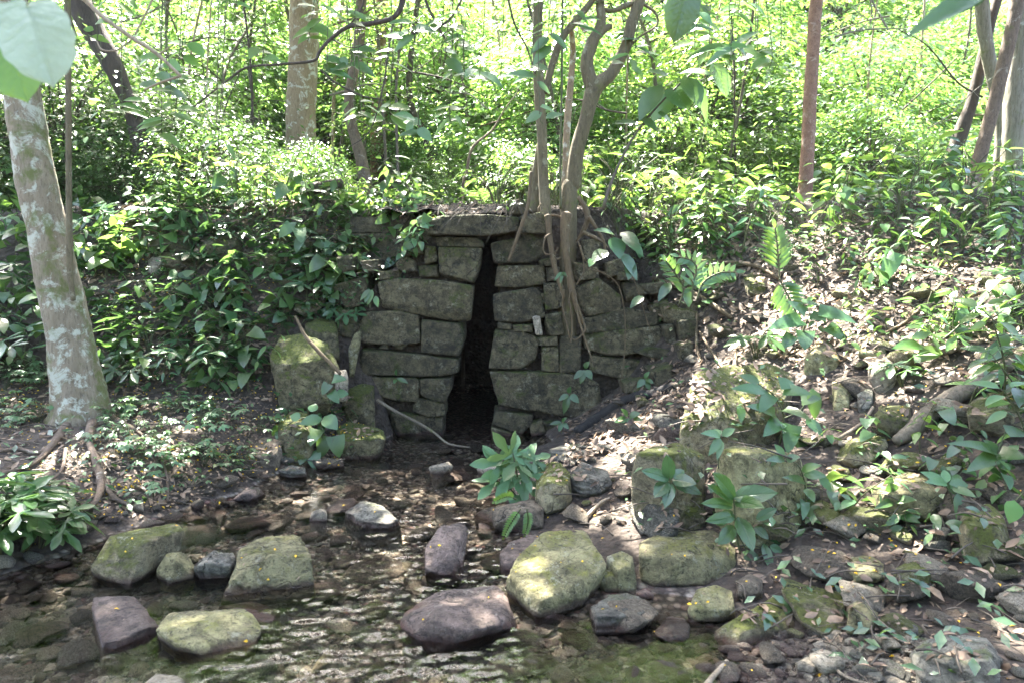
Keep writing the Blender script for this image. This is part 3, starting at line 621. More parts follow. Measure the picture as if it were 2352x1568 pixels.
rock('rock', 'grey rock below the root on the crest', Zm(FD, [(200,360),(260,335),(330,360),(320,410),(220,410)]), 1.8, 'mossy', .3, Y=6.5)
# shaded bank on the other side
rock('boulder', 'broad mossy boulder behind the leaning stick', [(622,820),(640,775),(690,766),(755,790),(780,850),(768,890),(715,909),(645,888)], .35, 'shade_moss', .6, topf=.5, lm='broad boulder behind the stick', p=110, Y=5.75)
rock('rock', 'smooth mossy rock above the leaning stick', [(700,745),(730,730),(772,738),(776,785),(735,792),(702,775)], .6, 'shade_moss', .4, Y=6.2)
rock('stone', 'white chipped stone pinning the foot of the leaning stick', [(768,852),(795,848),(800,872),(788,888),(772,880)], .4, 'pale', .1, Y=5.7, lvl=4, lm='white chipped stone')
rock('stone', 'narrow upright lichen stone against the wall', [(800,800),(815,765),(828,760),(828,790),(812,830),(802,835)], .5, 'yellow', .12, Y=6.25, lvl=4)
rock('rock', 'mossy rock beside the passage wall foot', [(790,900),(830,880),(860,885),(860,950),(810,958),(785,930)], .3, 'shade_moss', .4, Y=6.1)
for lab, poly in (('upper dark slab showing through the leaves on the shaded bank', [(454,510),(480,490),(545,487),(553,530),(500,540),(456,535)]),
                  ('smooth dark slab below the upper slab on the shaded bank', [(443,580),(470,545),(550,540),(553,575),(510,592),(450,592)]),
                  ('long dark slab deepest among the shaded leaves', [(344,565),(360,540),(440,535),(442,575),(380,583)]),
                  ('low pitted slab under the long dark slab', [(366,600),(380,580),(440,582),(447,612),(400,622),(370,618)]),
                  ('white faced broken rock among the shaded leaves', [(340,600),(350,590),(368,595),(370,625),(350,638),(340,625)]),
                  ('flat pale edged slab over the shaded leaves', [(571,600),(590,578),(640,580),(644,608),(600,618)])):
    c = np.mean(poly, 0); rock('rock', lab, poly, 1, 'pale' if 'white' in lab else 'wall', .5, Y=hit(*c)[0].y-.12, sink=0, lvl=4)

# ---------------------------------------------------------------- the dry stone wall with its passage
wall = empty('stone_wall', (at(1100, 1000, 6.5).x, 6.5, 0), 'ancient dry stone wall of big dark blocks around a narrow black doorway', 'wall')
LM.append(('wall', (1000, 700)))
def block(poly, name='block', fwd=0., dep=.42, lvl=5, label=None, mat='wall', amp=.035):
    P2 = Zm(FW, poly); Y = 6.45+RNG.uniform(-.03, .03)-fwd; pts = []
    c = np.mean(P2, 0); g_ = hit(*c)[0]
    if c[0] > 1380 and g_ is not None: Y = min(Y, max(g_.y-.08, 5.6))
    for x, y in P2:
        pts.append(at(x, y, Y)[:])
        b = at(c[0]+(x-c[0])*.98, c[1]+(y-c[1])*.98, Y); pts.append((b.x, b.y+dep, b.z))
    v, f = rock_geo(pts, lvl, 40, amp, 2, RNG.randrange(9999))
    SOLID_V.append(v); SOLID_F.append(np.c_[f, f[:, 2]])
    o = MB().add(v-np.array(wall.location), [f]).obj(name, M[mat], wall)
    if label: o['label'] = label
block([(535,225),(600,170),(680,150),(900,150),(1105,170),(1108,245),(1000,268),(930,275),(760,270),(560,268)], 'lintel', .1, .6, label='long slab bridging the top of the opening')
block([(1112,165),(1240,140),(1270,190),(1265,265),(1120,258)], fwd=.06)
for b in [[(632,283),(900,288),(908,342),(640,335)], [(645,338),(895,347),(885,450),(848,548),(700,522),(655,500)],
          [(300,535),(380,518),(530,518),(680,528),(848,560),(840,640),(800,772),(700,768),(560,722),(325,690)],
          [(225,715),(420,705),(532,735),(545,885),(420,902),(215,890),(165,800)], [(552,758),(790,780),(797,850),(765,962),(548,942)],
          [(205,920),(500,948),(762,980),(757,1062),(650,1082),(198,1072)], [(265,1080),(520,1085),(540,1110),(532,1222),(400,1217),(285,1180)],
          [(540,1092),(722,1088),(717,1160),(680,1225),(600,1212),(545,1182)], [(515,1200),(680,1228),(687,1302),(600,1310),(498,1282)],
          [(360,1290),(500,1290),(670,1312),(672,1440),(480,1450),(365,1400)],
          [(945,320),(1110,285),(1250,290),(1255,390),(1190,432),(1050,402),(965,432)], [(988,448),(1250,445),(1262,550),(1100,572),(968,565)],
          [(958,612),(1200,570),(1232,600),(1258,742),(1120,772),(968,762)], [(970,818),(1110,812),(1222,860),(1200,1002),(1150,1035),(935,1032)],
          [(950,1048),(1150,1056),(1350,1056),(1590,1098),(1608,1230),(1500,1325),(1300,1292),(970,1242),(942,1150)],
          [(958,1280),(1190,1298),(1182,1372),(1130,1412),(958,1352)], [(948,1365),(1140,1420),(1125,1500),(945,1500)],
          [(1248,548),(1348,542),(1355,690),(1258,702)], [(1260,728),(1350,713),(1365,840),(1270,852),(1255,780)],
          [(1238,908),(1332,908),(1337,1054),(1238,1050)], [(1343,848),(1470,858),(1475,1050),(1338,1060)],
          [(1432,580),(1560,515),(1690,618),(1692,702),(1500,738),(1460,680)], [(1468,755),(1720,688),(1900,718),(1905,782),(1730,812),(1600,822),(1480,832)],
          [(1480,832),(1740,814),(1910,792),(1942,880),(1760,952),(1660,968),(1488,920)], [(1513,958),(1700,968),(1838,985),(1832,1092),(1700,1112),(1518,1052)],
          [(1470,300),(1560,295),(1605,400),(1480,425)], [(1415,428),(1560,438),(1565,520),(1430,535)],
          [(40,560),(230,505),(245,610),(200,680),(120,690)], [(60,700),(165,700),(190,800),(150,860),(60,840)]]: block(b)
for b in [[(985,772),(1065,782),(1062,812),(985,808)], [(1068,788),(1192,783),(1187,827),(1080,822)], [(1213,858),(1327,848),(1332,902),(1220,903)],
          [(1220,418),(1292,398),(1302,450),(1230,448)], [(1265,458),(1342,448),(1347,530),(1270,537)], [(1210,615),(1250,605),(1255,665),(1215,670)],
          [(1165,1348),(1240,1328),(1262,1400),(1180,1424)], [(1190,1430),(1300,1378),(1335,1480),(1200,1510)], [(1770,942),(1850,908),(1990,928),(1995,992),(1870,972)],
          [(1853,680),(1950,638),(1992,700),(1900,772)], [(1790,560),(1950,538),(1992,600),(1850,612)], [(1660,480),(1790,488),(1792,532),(1670,532)],
          [(1708,1118),(1850,1088),(1882,1150),(1720,1184)], [(1858,1050),(1990,1008),(2000,1120),(1900,1155)], [(1935,790),(1995,780),(2010,900),(1950,880)], [(2010,640),(2110,620),(2140,700),(2040,740)], [(2010,760),(2120,750),(2130,850),(2030,880)], [(1610,430),(1720,400),(1780,470),(1640,490)], [(1700,560),(1780,545),(1790,640),(1720,650)], [(2020,900),(2100,880),(2110,960),(2030,990)],
          [(1115,262),(1170,258),(1205,285),(1150,305)], [(1030,105),(1100,65),(1150,90),(1140,150),(1050,160)], [(1245,1340),(1420,1330),(1430,1400),(1260,1400)],
          [(120,960),(195,940),(200,1060),(130,1080)], [(85,1115),(265,1110),(285,1180),(270,1310),(120,1330)], [(400,440),(450,390),(510,420),(520,480),(430,480)], [(560,330),(630,340),(645,420),(570,440)], [(530,450),(640,440),(650,515),(540,512)], [(430,300),(530,280),(560,380),(450,390)], [(300,480),(420,470),(420,520),(310,530)], [(60,400),(150,380),(170,470),(80,490)], [(200,420),(300,410),(310,480),(220,490)], [(1600,430),(1660,420),(1680,500),(1610,520)], [(1700,540),(1780,540),(1840,610),(1720,640)], [(330,895),(360,895),(360,920),(300,920)], [(395,900),(460,898),(440,930),(395,930)]]:
    block(b, lvl=4, amp=.06)
block([(1185,742),(1205,733),(1228,738),(1245,845),(1205,842)], fwd=.1, dep=.15, lvl=4, label='pale broken chip of stone stuck in a joint', mat='pale')
def core(left, right, name='earth_fill'):
    rows = []
    for yy in np.linspace(180, 1430, 60):
        xl = np.interp(yy, [a for a, b in left], [b for a, b in left]); xr = np.interp(yy, [a for a, b in right], [b for a, b in right])
        for xx in np.linspace(xl, xr, 46):
            p = at(*Zm(FW, [(xx, yy)])[0], 6.60); rows.append(p[:])
    v = np.array(rows); v[:, 1] += .05*fbm(v*6, 3, 61)-.10*np.clip((2.0-v[:, 2])/2, 0, 1)*0
    i_ = np.arange(60*46).reshape(60, 46); f = np.stack([i_[:-1, :-1], i_[1:, :-1], i_[1:, 1:], i_[:-1, 1:]], -1).reshape(-1, 4)
    vb = v+np.array([0, .16, 0]); n_ = len(v)
    e = [np.c_[i_[:-1, c], i_[1:, c], i_[1:, c]+n_, i_[:-1, c]+n_] for c in (0, 45)]+[np.c_[i_[r, :-1], i_[r, 1:], i_[r, 1:]+n_, i_[r, :-1]+n_] for r in (0, 59)]
    MB().add(np.vstack([v, vb])-np.array(wall.location), [f, f[:, ::-1]+n_]+e).obj(name, M['soil'], wall)
core([(180, 560), (290, 600), (520, 320), (700, 190), (1430, 200)], [(180, 850), (290, 870), (345, 855), (545, 805), (770, 760), (960, 725), (1080, 680), (1230, 645), (1430, 630)])
core([(180, 1000), (320, 985), (450, 1020), (600, 1000), (830, 1000), (1040, 985), (1250, 990), (1430, 990)], [(180, 1500), (500, 1700), (700, 1900), (1100, 1900), (1300, 1600), (1430, 1400)])
def prism(sec, y0, y1, name, n=24):
    sec = np.array(sec, float); k = len(sec); v = []
    for i in range(n+1):
        y = y0+(y1-y0)*i/n
        for a, b in sec: v.append((a, y, b))
    v = np.array(v); v += .02*np.c_[vn(v*4, 1), v[:, 0]*0, vn(v*4, 2)]
    f = [(i*k+j, i*k+(j+1) % k, (i+1)*k+(j+1) % k, (i+1)*k+j) for i in range(n) for j in range(k)]
    mb = MB().add(v-np.array(wall.location), [np.array(f)]); mb.add(np.array(v[-k:])-np.array(wall.location), [np.array([range(k)])]); mb.add(np.array(v[:k])-np.array(wall.location), [np.array([range(k)])])
    return mb.obj(name, M['wall'], wall, smooth=False)
prism([(-1.08,-.4),(-1.0,.6),(-.85,1.3),(-.75,1.94),(-1.6,1.94),(-1.6,-.4)], 6.84, 10.4, 'passage_wall')
prism([(-.14,-.4),(.5,-.4),(.5,1.94),(-.14,1.94)], 6.84, 10.4, 'passage_wall')
prism([(-1.6,1.95),(.5,1.95),(.5,2.1),(-1.6,2.1)], 6.84, 10.4, 'passage_ceiling')
prism([(-1.6,-.4),(.5,-.4),(.5,2.1),(-1.6,2.1)], 10.42, 10.6, 'passage_end', 1)

# ---------------------------------------------------------------- trees
def pxline(spec, Y, g=False):
    P, r = [], []
    for q in spec:
        h = hit(q[0], q[1])[0] if g else None
        if h is not None and h.z < 0: h = on(q[0], q[1], .01)
        y = h.y-.03-(q[2]*.3*h.y/F) if h is not None else Y+(q[3] if len(q) > 3 else 0); P.append(at(q[0], q[1], y)[:]); r.append(q[2]/2*y/F/math.sqrt(1+((q[0]-PW/2)/F)**2))
    return np.array(P), np.array(r)
def limb(spec, Y, name, mat, parent, n=40, sides=14, amp=.16, seed=1, ground=False, nf=6, up=None):
    P, r = pxline(spec, Y, name == 'root' and Y == 5.2)
    if ground:
        b = P[0]; g = H1(b[0], b[1])
        if b[2] > g: P = np.vstack([[b[0]-(P[1]-b)[0]*.1, b[1], g-.12], P]); r = np.r_[r[0]*1.25, r]
        else: P[0][2] = min(b[2], g-.05)
    if up is not None:
        d = P[-1]-P[-2]; d /= np.linalg.norm(d); P = np.vstack([P, P[-1]+d*up*.5+np.array([.1, 0, .1]), P[-1]+d*up]); r = np.r_[r, r[-1]*.8, r[-1]*.5]
    mb = tube(MB(), P, r, sides, n, amp, seed, nf)
    mb.v = [v-np.array(parent.location) for v in mb.v]
    return mb.obj(name, M[mat], parent), P
TREES = {}
def tree(key, name, label, spec, Y, mat, lm=None, up=3.5, **kw):
    b = at(spec[0][0], spec[0][1], Y); t = empty(name, (b.x, b.y, H1(b.x, b.y)), label, 'tree')
    o, P = limb(spec, Y, 'trunk', mat, t, up=up, ground=True, **kw)
    TREES[key] = (t, P[-1], mat)
    if lm: LM.append((lm, (spec[len(spec)//2][0], spec[len(spec)//2][1])))
    return t
t = tree('lichen', 'tree', 'leaning tree with pale lichen patches and mossy flared foot on the shaded bank', [(190,985,190),(186,925,142),(168,820,118),(142,690,106),(105,520,98),(78,380,94),(52,220,90),(20,0,86)], 5.2, 'lichen_bark', 'lichen patched tree', n=110, sides=32, amp=.13, seed=4)
for k, sp in enumerate([[(215,960,55,-.05),(205,1010,34,-.25),(222,1060,36,-.5),(232,1110,40,-.75),(220,1150,30,-.8),(190,1175,16,-.85)], [(235,1100,26,-.72),(260,1140,24,-.75),(300,1160,16,-.7)],
                        [(160,970,50,-.1),(100,1035,26,-.4),(40,1030,20,-.6),(-30,1040,18,-.8)], [(140,1000,40,-.2),(80,1060,24,-.6),(10,1085,22,-.8),(-50,1100,20,-.9)], [(150,1030,20,-.4),(140,1080,16,-.8),(90,1110,14,-.9),(20,1100,12,-1)],
                        [(240,950,40,0),(330,1000,14,-.1),(380,1080,12,-.35),(385,1150,10,-.5)]]):
    limb([(q[0], q[1], q[2]*.55) for q in sp], 5.2, 'root', 'brown_bark', t, n=40, sides=12, amp=.25, seed=k)
vine = empty('climbing_stem', at(163, 600, 5.1), 'straight thin greenish stem standing beside the lichen patched tree', 'vine')
limb([(168,690,14),(160,600,17),(158,400,15),(157,200,15),(155,0,15),(150,-300,15)], 5.05, 'stem', 'smooth_bark', vine, n=60, sides=10, amp=.1)
tree('dark', 'tree', 'dark brown crooked trunk slanting up behind the shaded leaves', [(345,470,42),(322,330,44),(300,250,38),(268,170,46),(225,90,56),(178,0,62)], 8.2, 'dark_bark', 'dark slanting trunk', n=60, sides=16)
tree('pale', 'tree', 'thick straight trunk blotched pale and tan behind the wall top', [(690,470,78),(690,380,72),(692,240,68),(698,120,65),(700,0,64)], 11, 'pale_bark', 'thick blotched trunk', n=60, sides=24, amp=.08)
tree('curvy', 'tree', 'thin wavy brown trunk next to the thick blotched trunk', [(845,450,30),(828,360,26),(806,280,24),(802,220,22),(818,140,26),(828,60,26),(830,0,24)], 9.5, 'brown_bark', 'thin wavy trunk', n=60, sides=12, up=2)
tree('pink', 'tree', 'dusty pink trunk glimpsed beyond the thin wavy trunk', [(868,470,34),(868,380,36),(870,280,38),(872,200,30),(876,0,26)], 13.5, 'red_bark', n=30, up=2)
tree('far', 'tree', 'dark leaning far trunk wrapped in leaves above the doorway', [(992,470,34),(992,390,34),(985,330,26),(950,260,16),(940,180,14),(960,0,12)], 12.5, 'dark_bark', n=30, up=1)
tree('sap', 'sapling', 'slender bent brown sapling standing behind the lintel', [(1062,470,8),(1072,400,8),(1085,340,7),(1130,300,5),(1160,250,3)], 9.5, 'brown_bark', n=24, sides=6, up=.3)
tw = tree('twin', 'tree', 'forked tree rooted on the wall top with two mossy trunks', [(1306,482,38,0),(1317,420,35,0),(1327,342,33,0),(1347,273,31,0),(1366,205,36,0),(1405,168,27,0),(1438,105,26,0),(1450,55,25,0),(1470,0,25,0),(1500,-120,22)], 6.62, 'smooth_bark', 'forked tree', n=90, sides=20, amp=.12, seed=2)
def tl(spec, name='branch', mat='smooth_bark', **kw): return limb(spec, 6.62, name, mat, tw, **{**dict(n=50, sides=14, amp=.12), **kw})
tl([(1366,215,36),(1348,150,30),(1360,100,27),(1380,55,22),(1378,0,20),(1376,-100,18)]); tl([(1362,95,20),(1385,70,18),(1404,60,12)], n=14)
tl([(1256,520,24,-.1),(1248,410,24),(1245,307,24),(1238,205,25),(1234,102,23),(1236,0,22),(1236,-120,20)], 'trunk'); tl([(1252,215,16),(1268,150,17),(1293,85,16),(1330,40,16),(1361,0,14),(1420,-90,10)])
tl([(1228,490,26,.1),(1233,400,22,.15),(1240,330,14,.12)], 'trunk'); tl([(1345,70,14,.3),(1325,50,10,.4),(1312,60,11,.6),(1316,120,14,.9),(1310,200,15,1.),(1302,300,16,1.),(1299,400,16,1.),(1297,470,18,1.)], 'trunk', mat='pale_bark')
tl([(1378,20,8),(1410,25,10),(1440,12,12),(1468,5,8)], n=20); tl([(1468,5,7),(1505,30,6),(1508,60,5),(1470,85,5),(1425,130,4)], n=30, sides=6)
FR = (1091, 402, .2197)
def rt(pts, w, dy=-.27, n=36):
    Q = Zm(FR, pts); w = w if isinstance(w, (list, tuple)) else [w]*len(Q)
    tl([(x, y, ww*.2197*.68, dy) for (x, y), ww in zip(Q, w)], 'root', 'root_bark', n=n, sides=12, amp=.2)
rt([(760,420),(770,560),(790,720),(830,950),(900,1180),(930,1300)], [100,95,90,85,70,40]); rt([(965,400),(940,520),(938,650),(955,850),(990,1050),(1015,1220),(1060,1380),(1130,1560)], [180,150,130,115,110,120,90,60])
rt([(1000,1180),(985,1300),(1005,1420),(1015,1600),(1000,1750)], 30, -.3); rt([(930,1200),(915,1330),(930,1450),(965,1570),(990,1700)], [40,34,30,30,20], -.31); rt([(1040,1200),(1065,1400),(1100,1560),(1180,1800),(1250,2000)], [40,36,36,30,14], -.3); rt([(1070,1350),(1120,1500),(1150,1620),(1060,1720),(990,1690)], [40,36,30,26,20], -.3)
rt([(1080,230),(1160,360),(1175,480),(1120,610),(1060,695)], [70,90,90,70,30], -.15); rt([(1190,440),(1270,560),(1340,680),(1365,800)], [70,55,45,30], -.2); rt([(1130,600),(1240,650),(1330,700),(1390,760)], [60,55,45,20], -.2)
rt([(1080,700),(1130,880),(1135,1020),(1060,1150)], 22, -.3); rt([(1100,740),(1180,930),(1440,1090),(1530,1250),(1570,1560),(1560,1900),(1520,2150)], [22,18,16,16,15,14,10], -.34)
rt([(1580,880),(1680,1150),(1760,1400),(1815,1570),(1890,1720)], [18,18,16,14,10], -.4); rt([(800,610),(735,660),(715,790),(770,835),(860,790)], [24,26,24,22,14], -.36); rt([(1040,920),(1160,970),(1270,1010),(1380,1020)], 14, -.3)
rt([(690,300),(660,370),(690,440),(760,460)], 24, -.2); rt([(800,420),(870,430),(920,470)], 40, -.2); rt([(870,760),(830,840),(860,880),(900,860)], 26, -.33)
tree('red', 'tree', 'straight reddish trunk with peeling papery bark on the sunny crest', [(1847,490,36),(1850,430,34),(1856,330,32),(1862,200,31),(1870,80,30),(1876,0,30)], 7.9, 'red_bark', 'red peeling trunk', n=110, sides=20, amp=.07, nf=14)
tree('lean', 'tree', 'leaning reddish tan trunk in the far corner among three trunks', [(2230,440,40),(2248,370,36),(2275,270,34),(2305,150,34),(2330,40,34),(2345,-30,34)], 7.6, 'brown_bark', 'leaning reddish trunk', n=60, sides=16, amp=.06)
tree('greyr', 'tree', 'furrowed grey trunk behind the leaning reddish trunk', [(2318,480,58),(2322,400,54),(2330,250,52),(2345,100,50),(2350,0,48)], 8.2, 'grey_bark', 'furrowed grey trunk', n=60, sides=20, amp=.2)
tree('greyb', 'tree', 'mottled grey trunk that bends above the leaning reddish trunk', [(2290,440,30),(2300,300,30),(2285,200,32),(2265,100,34),(2255,0,34)], 9, 'grey_bark', n=50, sides=16, amp=.12)
tree('brown', 'tree', 'rough brown trunk wrapped in leafy vines near the leaning reddish trunk', [(2150,470,40),(2175,400,38),(2205,310,34),(2230,240,30),(2260,120,26),(2290,0,24)], 9.2, 'dark_bark', n=50, sides=16, amp=.25)
for k, (x, y, w, Y, dx, lab) in enumerate([(1435,330,5,11,10,'thin pale sapling stem right behind the forked tree'),(1600,350,6,11.5,30,'thin pale sapling in the sunny clearing'),(1690,330,5,10,-6,'slim dark sapling left of the red peeling trunk'),(1985,360,6,11,15,'pale straight sapling in the bright thicket'),(2110,300,7,12,10,'straight mottled sapling near the vine wrapped trunk'),
     (585,330,6,9.5,-14,'thin dark sapling among the shaded shrubs'),(470,360,5,9,8,'crooked thin sapling over the shaded bank'),(1160,250,6,13,-25,'slim grey sapling above the lintel far back'),(760,330,8,12.5,16,'slender leaning sapling by the thick blotched trunk'),(420,300,6,10,30,'pale thin sapling near the dark slanting trunk'),(1545,260,14,14,12,'distant pinkish trunk in the bright clearing'),(90,420,8,8.5,-16,'thin dark stem beside the lichen patched tree')]):
    tree(f's{k}', 'sapling', lab.replace(' right behind', ' just behind').replace('left of', 'beside'), [(x,y+130,w*1.2),(x+dx*.3,y,w),(x+dx*.6,y-170,w*.9),(x+dx*2,y-360,w*.7)], Y, 'pale_bark' if k not in (2, 5, 11) else 'dark_bark', n=30, sides=8, up=.8, amp=.2, seed=k)

THK = []
# boughs crossing the top of the view
def bough(label, specs, Y, mat, name='branch', lm=None, cat='branch', n=40):
    b = at(specs[0][0][0], specs[0][0][1], Y); e = empty(name, b, label, cat)
    for k, s in enumerate(specs): limb(s, Y, 'bough' if k == 0 else 'twig', mat, e, n=n, sides=8, amp=.15, seed=k)
    if lm: LM.append((lm, specs[0][len(specs[0])//2][:2]))
    return e
bough('bent dead brown twig hanging into view above the shaded leaves', [[(150,-70,12),(215,20,11),(300,85,10),(355,120,9),(415,175,7)], [(190,0,7),(240,40,8),(298,85,5)], [(415,175,6),(370,190,6),(332,207,5)], [(310,85,4),(270,115,4),(235,115,5),(222,95,3)], [(365,125,4),(395,105,3)], [(310,80,4),(345,10,5),(360,-40,5)]], 3.2, 'driftwood', lm='bent dead twig')
bough('dark arching bough crossing before the thick blotched trunk', [[(930,-60,14),(925,0,13),(905,40,12),(850,55,11),(800,62,10),(760,90,9),(735,118,8),(720,140,7),(650,148,6),(570,155,6),(530,180,5),(440,250,4)], [(905,40,5),(890,130,4),(880,200,4),(850,300,3),(800,340,2)], [(735,160,4),(770,190,4),(830,220,4),(880,230,2)], [(570,155,3),(578,230,3),(575,280,2)], [(550,170,3),(520,240,3),(512,270,2)], [(800,62,4),(830,20,4),(840,-40,4)], [(760,90,4),(810,110,3),(870,90,2),(920,80,2)]], 6.2, 'dark_bark', lm='arching dark bough', n=70)
bough('thin dark forked twig drooping left of the forked tree'.replace('left of', 'near'), [[(960,-40,6),(985,20,6),(1005,60,5),(1022,88,4)], [(1075,-40,6),(1050,20,5),(1020,55,5),(960,75,4),(940,88,3)]], 6.5, 'dark_bark')
bough('long thin twig hanging beside the fork of the mossy trunks', [[(1160,-40,5),(1180,50,5),(1210,110,4),(1230,170,3)]], 6.4, 'dark_bark')
bough('thin brown stick leaning across the end of the lintel', [[(1220,395,8),(1213,470,8),(1190,540,8),(1168,600,7)]], 6.28, 'root_bark', 'stick', cat='stick')
bough('thin black slanted stem in the thicket by the red trunk', [[(1870,380,4),(1950,330,5),(2040,280,5),(2140,190,4),(2200,130,3)], [(1980,310,3),(2060,260,3),(2110,240,2)]], 10, 'dark_bark')
bough('thin green stem rising between the forked trunks', [[(1288,480,5),(1287,380,5),(1290,200,5),(1292,0,5),(1293,-80,5)]], 6.55, 'stem', 'climbing_stem', cat='vine')
bough('fallen brown log half hidden in leaves on the wall top', [[(690,440,24),(740,430,26),(785,420,22)]], 7.2, 'dark_bark', 'log', cat='log')
for k in range(18):
    x0, y0 = RNG.uniform(100, 2300), RNG.uniform(20, 330); L = RNG.uniform(120, 330); sg = RNG.choice([-1, 1]); dn = RNG.uniform(-.9, .5); w = RNG.uniform(3, 6)
    sp = [(x0, y0, w), (x0+sg*L*.3, y0+dn*L*.25+RNG.uniform(-15, 15), w*.85), (x0+sg*L*.65, y0+dn*L*.6+RNG.uniform(-20, 20), w*.65), (x0+sg*L, y0+dn*L+RNG.uniform(-25, 25), w*.35)]
    q = sp[1]; tw_ = [(q[0], q[1], w*.5), (q[0]+sg*L*.2, q[1]-L*.15, w*.4), (q[0]+sg*L*.3, q[1]-L*.32, w*.25)]; q = sp[2]; t2 = [(q[0], q[1], w*.4), (q[0]+sg*L*.12, q[1]+L*.14, w*.3), (q[0]+sg*L*.16, q[1]+L*.3, w*.2)]
    THK.append((bough('x', [sp, tw_, t2], RNG.uniform(7.8, 11.5), RNG.choice(['dark_bark', 'brown_bark', 'grey_bark']), 'thicket_branch'), (x0+sg*L*.4, y0+dn*L*.3), 'long bare branch' if L > 230 else 'short bare branch'))
# logs and sticks on the ground
def stick(label, spec, Y, mat, name='stick', cat='stick', lm=None, amp=.2, sides=10, n=40, g=True):
    P, r = pxline(spec, Y, g); o = tube(MB(), P, r, sides, n, amp, int(spec[0][0]), 9).obj(name, M[mat], loc=P[len(P)//2].copy()); tag(o, label, cat)
    if lm: LM.append((lm, spec[len(spec)//2][:2]))
stick('pale brown stick leaning against the broad mossy boulder', [(678,726,6,.1),(700,770,9,.05),(730,805,10,0),(760,835,9,-.02),(782,858,8,-.05)], 5.6, 'root_bark', lm='leaning stick', g=False)
stick('long stick lying with one end in the stream at the doorway', [(866,918,8,.05),(910,945,8,0),(960,970,7,-.1),(1000,995,6,-.25),(1030,1018,5,-.35),(1080,1027,4,-.35)], 6.2, 'rotten', lm='stick in the stream', g=False)
stick('black rotten log propped against the wall foot', [(1328,990,24,.05),(1380,955,26,0),(1440,920,28,-.05),(1500,905,30,-.1),(1552,884,20,-.15)], 6.05, 'black_wood', 'log', 'log', lm='black log')
stick('broken pale twig among the stones above the yellow boulder', [(1335,1198,9,0),(1362,1170,9,.1),(1385,1150,8,.2),(1400,1143,5,.25)], 4.3, 'driftwood')
stick('grey split rotten log slanting down the slope', [(2058,1012,30,-.3),(2110,975,44,-.15),(2170,925,50,0),(2230,890,48,.1),(2300,845,42,.2),(2370,800,40,.35)], 4.3, 'rotten', 'log', 'log', lm='rotten log', amp=.35, sides=20, n=70)
stick('brown bent branch lying on the litter by the flat mossy rock', [(1915,1012,8,0),(1960,985,9,.1),(1985,965,9,.15),(2005,935,8,.3)], 4.6, 'driftwood')
stick('thin black twig lying on the dirt bank', [(2020,1360,6,0),(2050,1320,6,.1),(2080,1270,4,.2)], 2.75, 'dark_bark')
stick('pale driftwood stub poking up at the lower edge of the view', [(1600,1600,16,-.1),(1640,1550,15,0),(1670,1518,12,.05)], 2.45, 'driftwood')
stick('curved olive twig among the lower edge stones', [(1905,1510,7,0),(1925,1540,9,-.05),(1960,1560,9,-.05),(2010,1572,7,-.05)], 2.35, 'rotten')
stick('dark thin stick across the lower stones', [(1850,1430,5,.0),(1930,1440,5,0),(2010,1420,5,.1),(2180,1425,4,.1)], 2.7, 'dark_bark')
stick('thin fallen twig spanning the rounded lichen stone', [(1690,1310,3,0),(1740,1312,3,0),(1800,1322,2,0)], 3.0, 'dark_bark')
for k, (sp, Y, lab) in enumerate([([(1500,640,10),(1560,660,12),(1620,690,12),(1680,730,10)], 6.0, 'tan root creeping over the sunny bank edge'), ([(1560,590,9),(1640,600,10),(1730,610,10),(1790,640,7)], 6.2, 'tan root crossing under the pinnate fronds'),
        ([(2180,700,9),(2230,680,10),(2290,660,10),(2352,640,9)], 4.9, 'mossy root at the edge of the slope'), ([(2000,780,6),(2080,740,8),(2130,690,8),(2200,610,6),(2260,580,4)], 5.2, 'thin dark root running up the litter slope'),
        ([(1600,720,7),(1600,790,7),(1610,830,6)], 6.0, 'dangling root over the dark square rock'), ([(1695,770,6),(1690,820,6),(1708,850,5)], 5.8, 'pale kinked root at the dark overhang'), ([(1605,760,5),(1660,845,6),(1680,855,5)], 5.9, 'slanting root before the dark square rock')]):
    stick(lab, sp, Y, 'root_bark', 'root', 'root')

# ---------------------------------------------------------------- crowns overhead (above the frame), leaves cleared along the sun's path to place the flecks
GAPS = [(2010,640,.42),(1950,560,.30),(2110,700,.28),(1450,1060,.15),(1013,1075,.14),(2240,770,.3),(1620,640,.2),(905,600,.13),(700,560,.1),(1720,700,.16),(2080,850,.2),(1640,180,.3),(1010,465,.3),(1380,1010,.1),(1820,690,.2),(2020,1270,.06),(1885,960,.12),(2330,690,.25),(500,700,.08),(320,620,.1),(1560,560,.2)]
GP = []
for px_, py_, r_ in GAPS:
    p, _ = hit(px_, py_)
    if py_ < 300: p = at(px_, py_, 6.5)
    GP.append((p, r_))
rg = np.random.RandomState(3)
for k in range(80): GP.append((hit(RNG.uniform(150, 900), RNG.uniform(430, 940))[0], RNG.uniform(.04, .12)))
for k in range(60): GP.append((hit(RNG.uniform(1380, 2330), RNG.uniform(560, 1250))[0], RNG.uniform(.04, .15)))
for k in range(16): GP.append((hit(RNG.uniform(200, 1300), RNG.uniform(1020, 1180))[0], RNG.uniform(.03, .06)))
for x_, y_, r_ in ((1000,515,.12),(1080,500,.1),(880,680,.08),(1400,760,.08),(110,500,.18),(130,700,.1),(60,300,.2)): GP.append((at(x_, y_, 6.4 if x_ > 800 else 5.0), r_))
NC = 950
cc = np.c_[rg.uniform(-9, 8, NC), rg.uniform(4.2, 10.6, NC), rg.uniform(7.6, 9.8, NC)]
nl = 34; base = np.repeat(cc, nl, 0)+rg.normal(0, 1, (NC*nl, 3))*np.array([.38, .38, .2]); base[:, 2] = np.maximum(base[:, 2], 7.1)
keep = np.ones(len(base), bool)
sv = np.array(SV[:])
for p, r_ in GP:
    w = base-np.array(p[:]); d = w-np.outer(w@sv, sv); keep &= (d**2).sum(1) > (r_+.07)**2
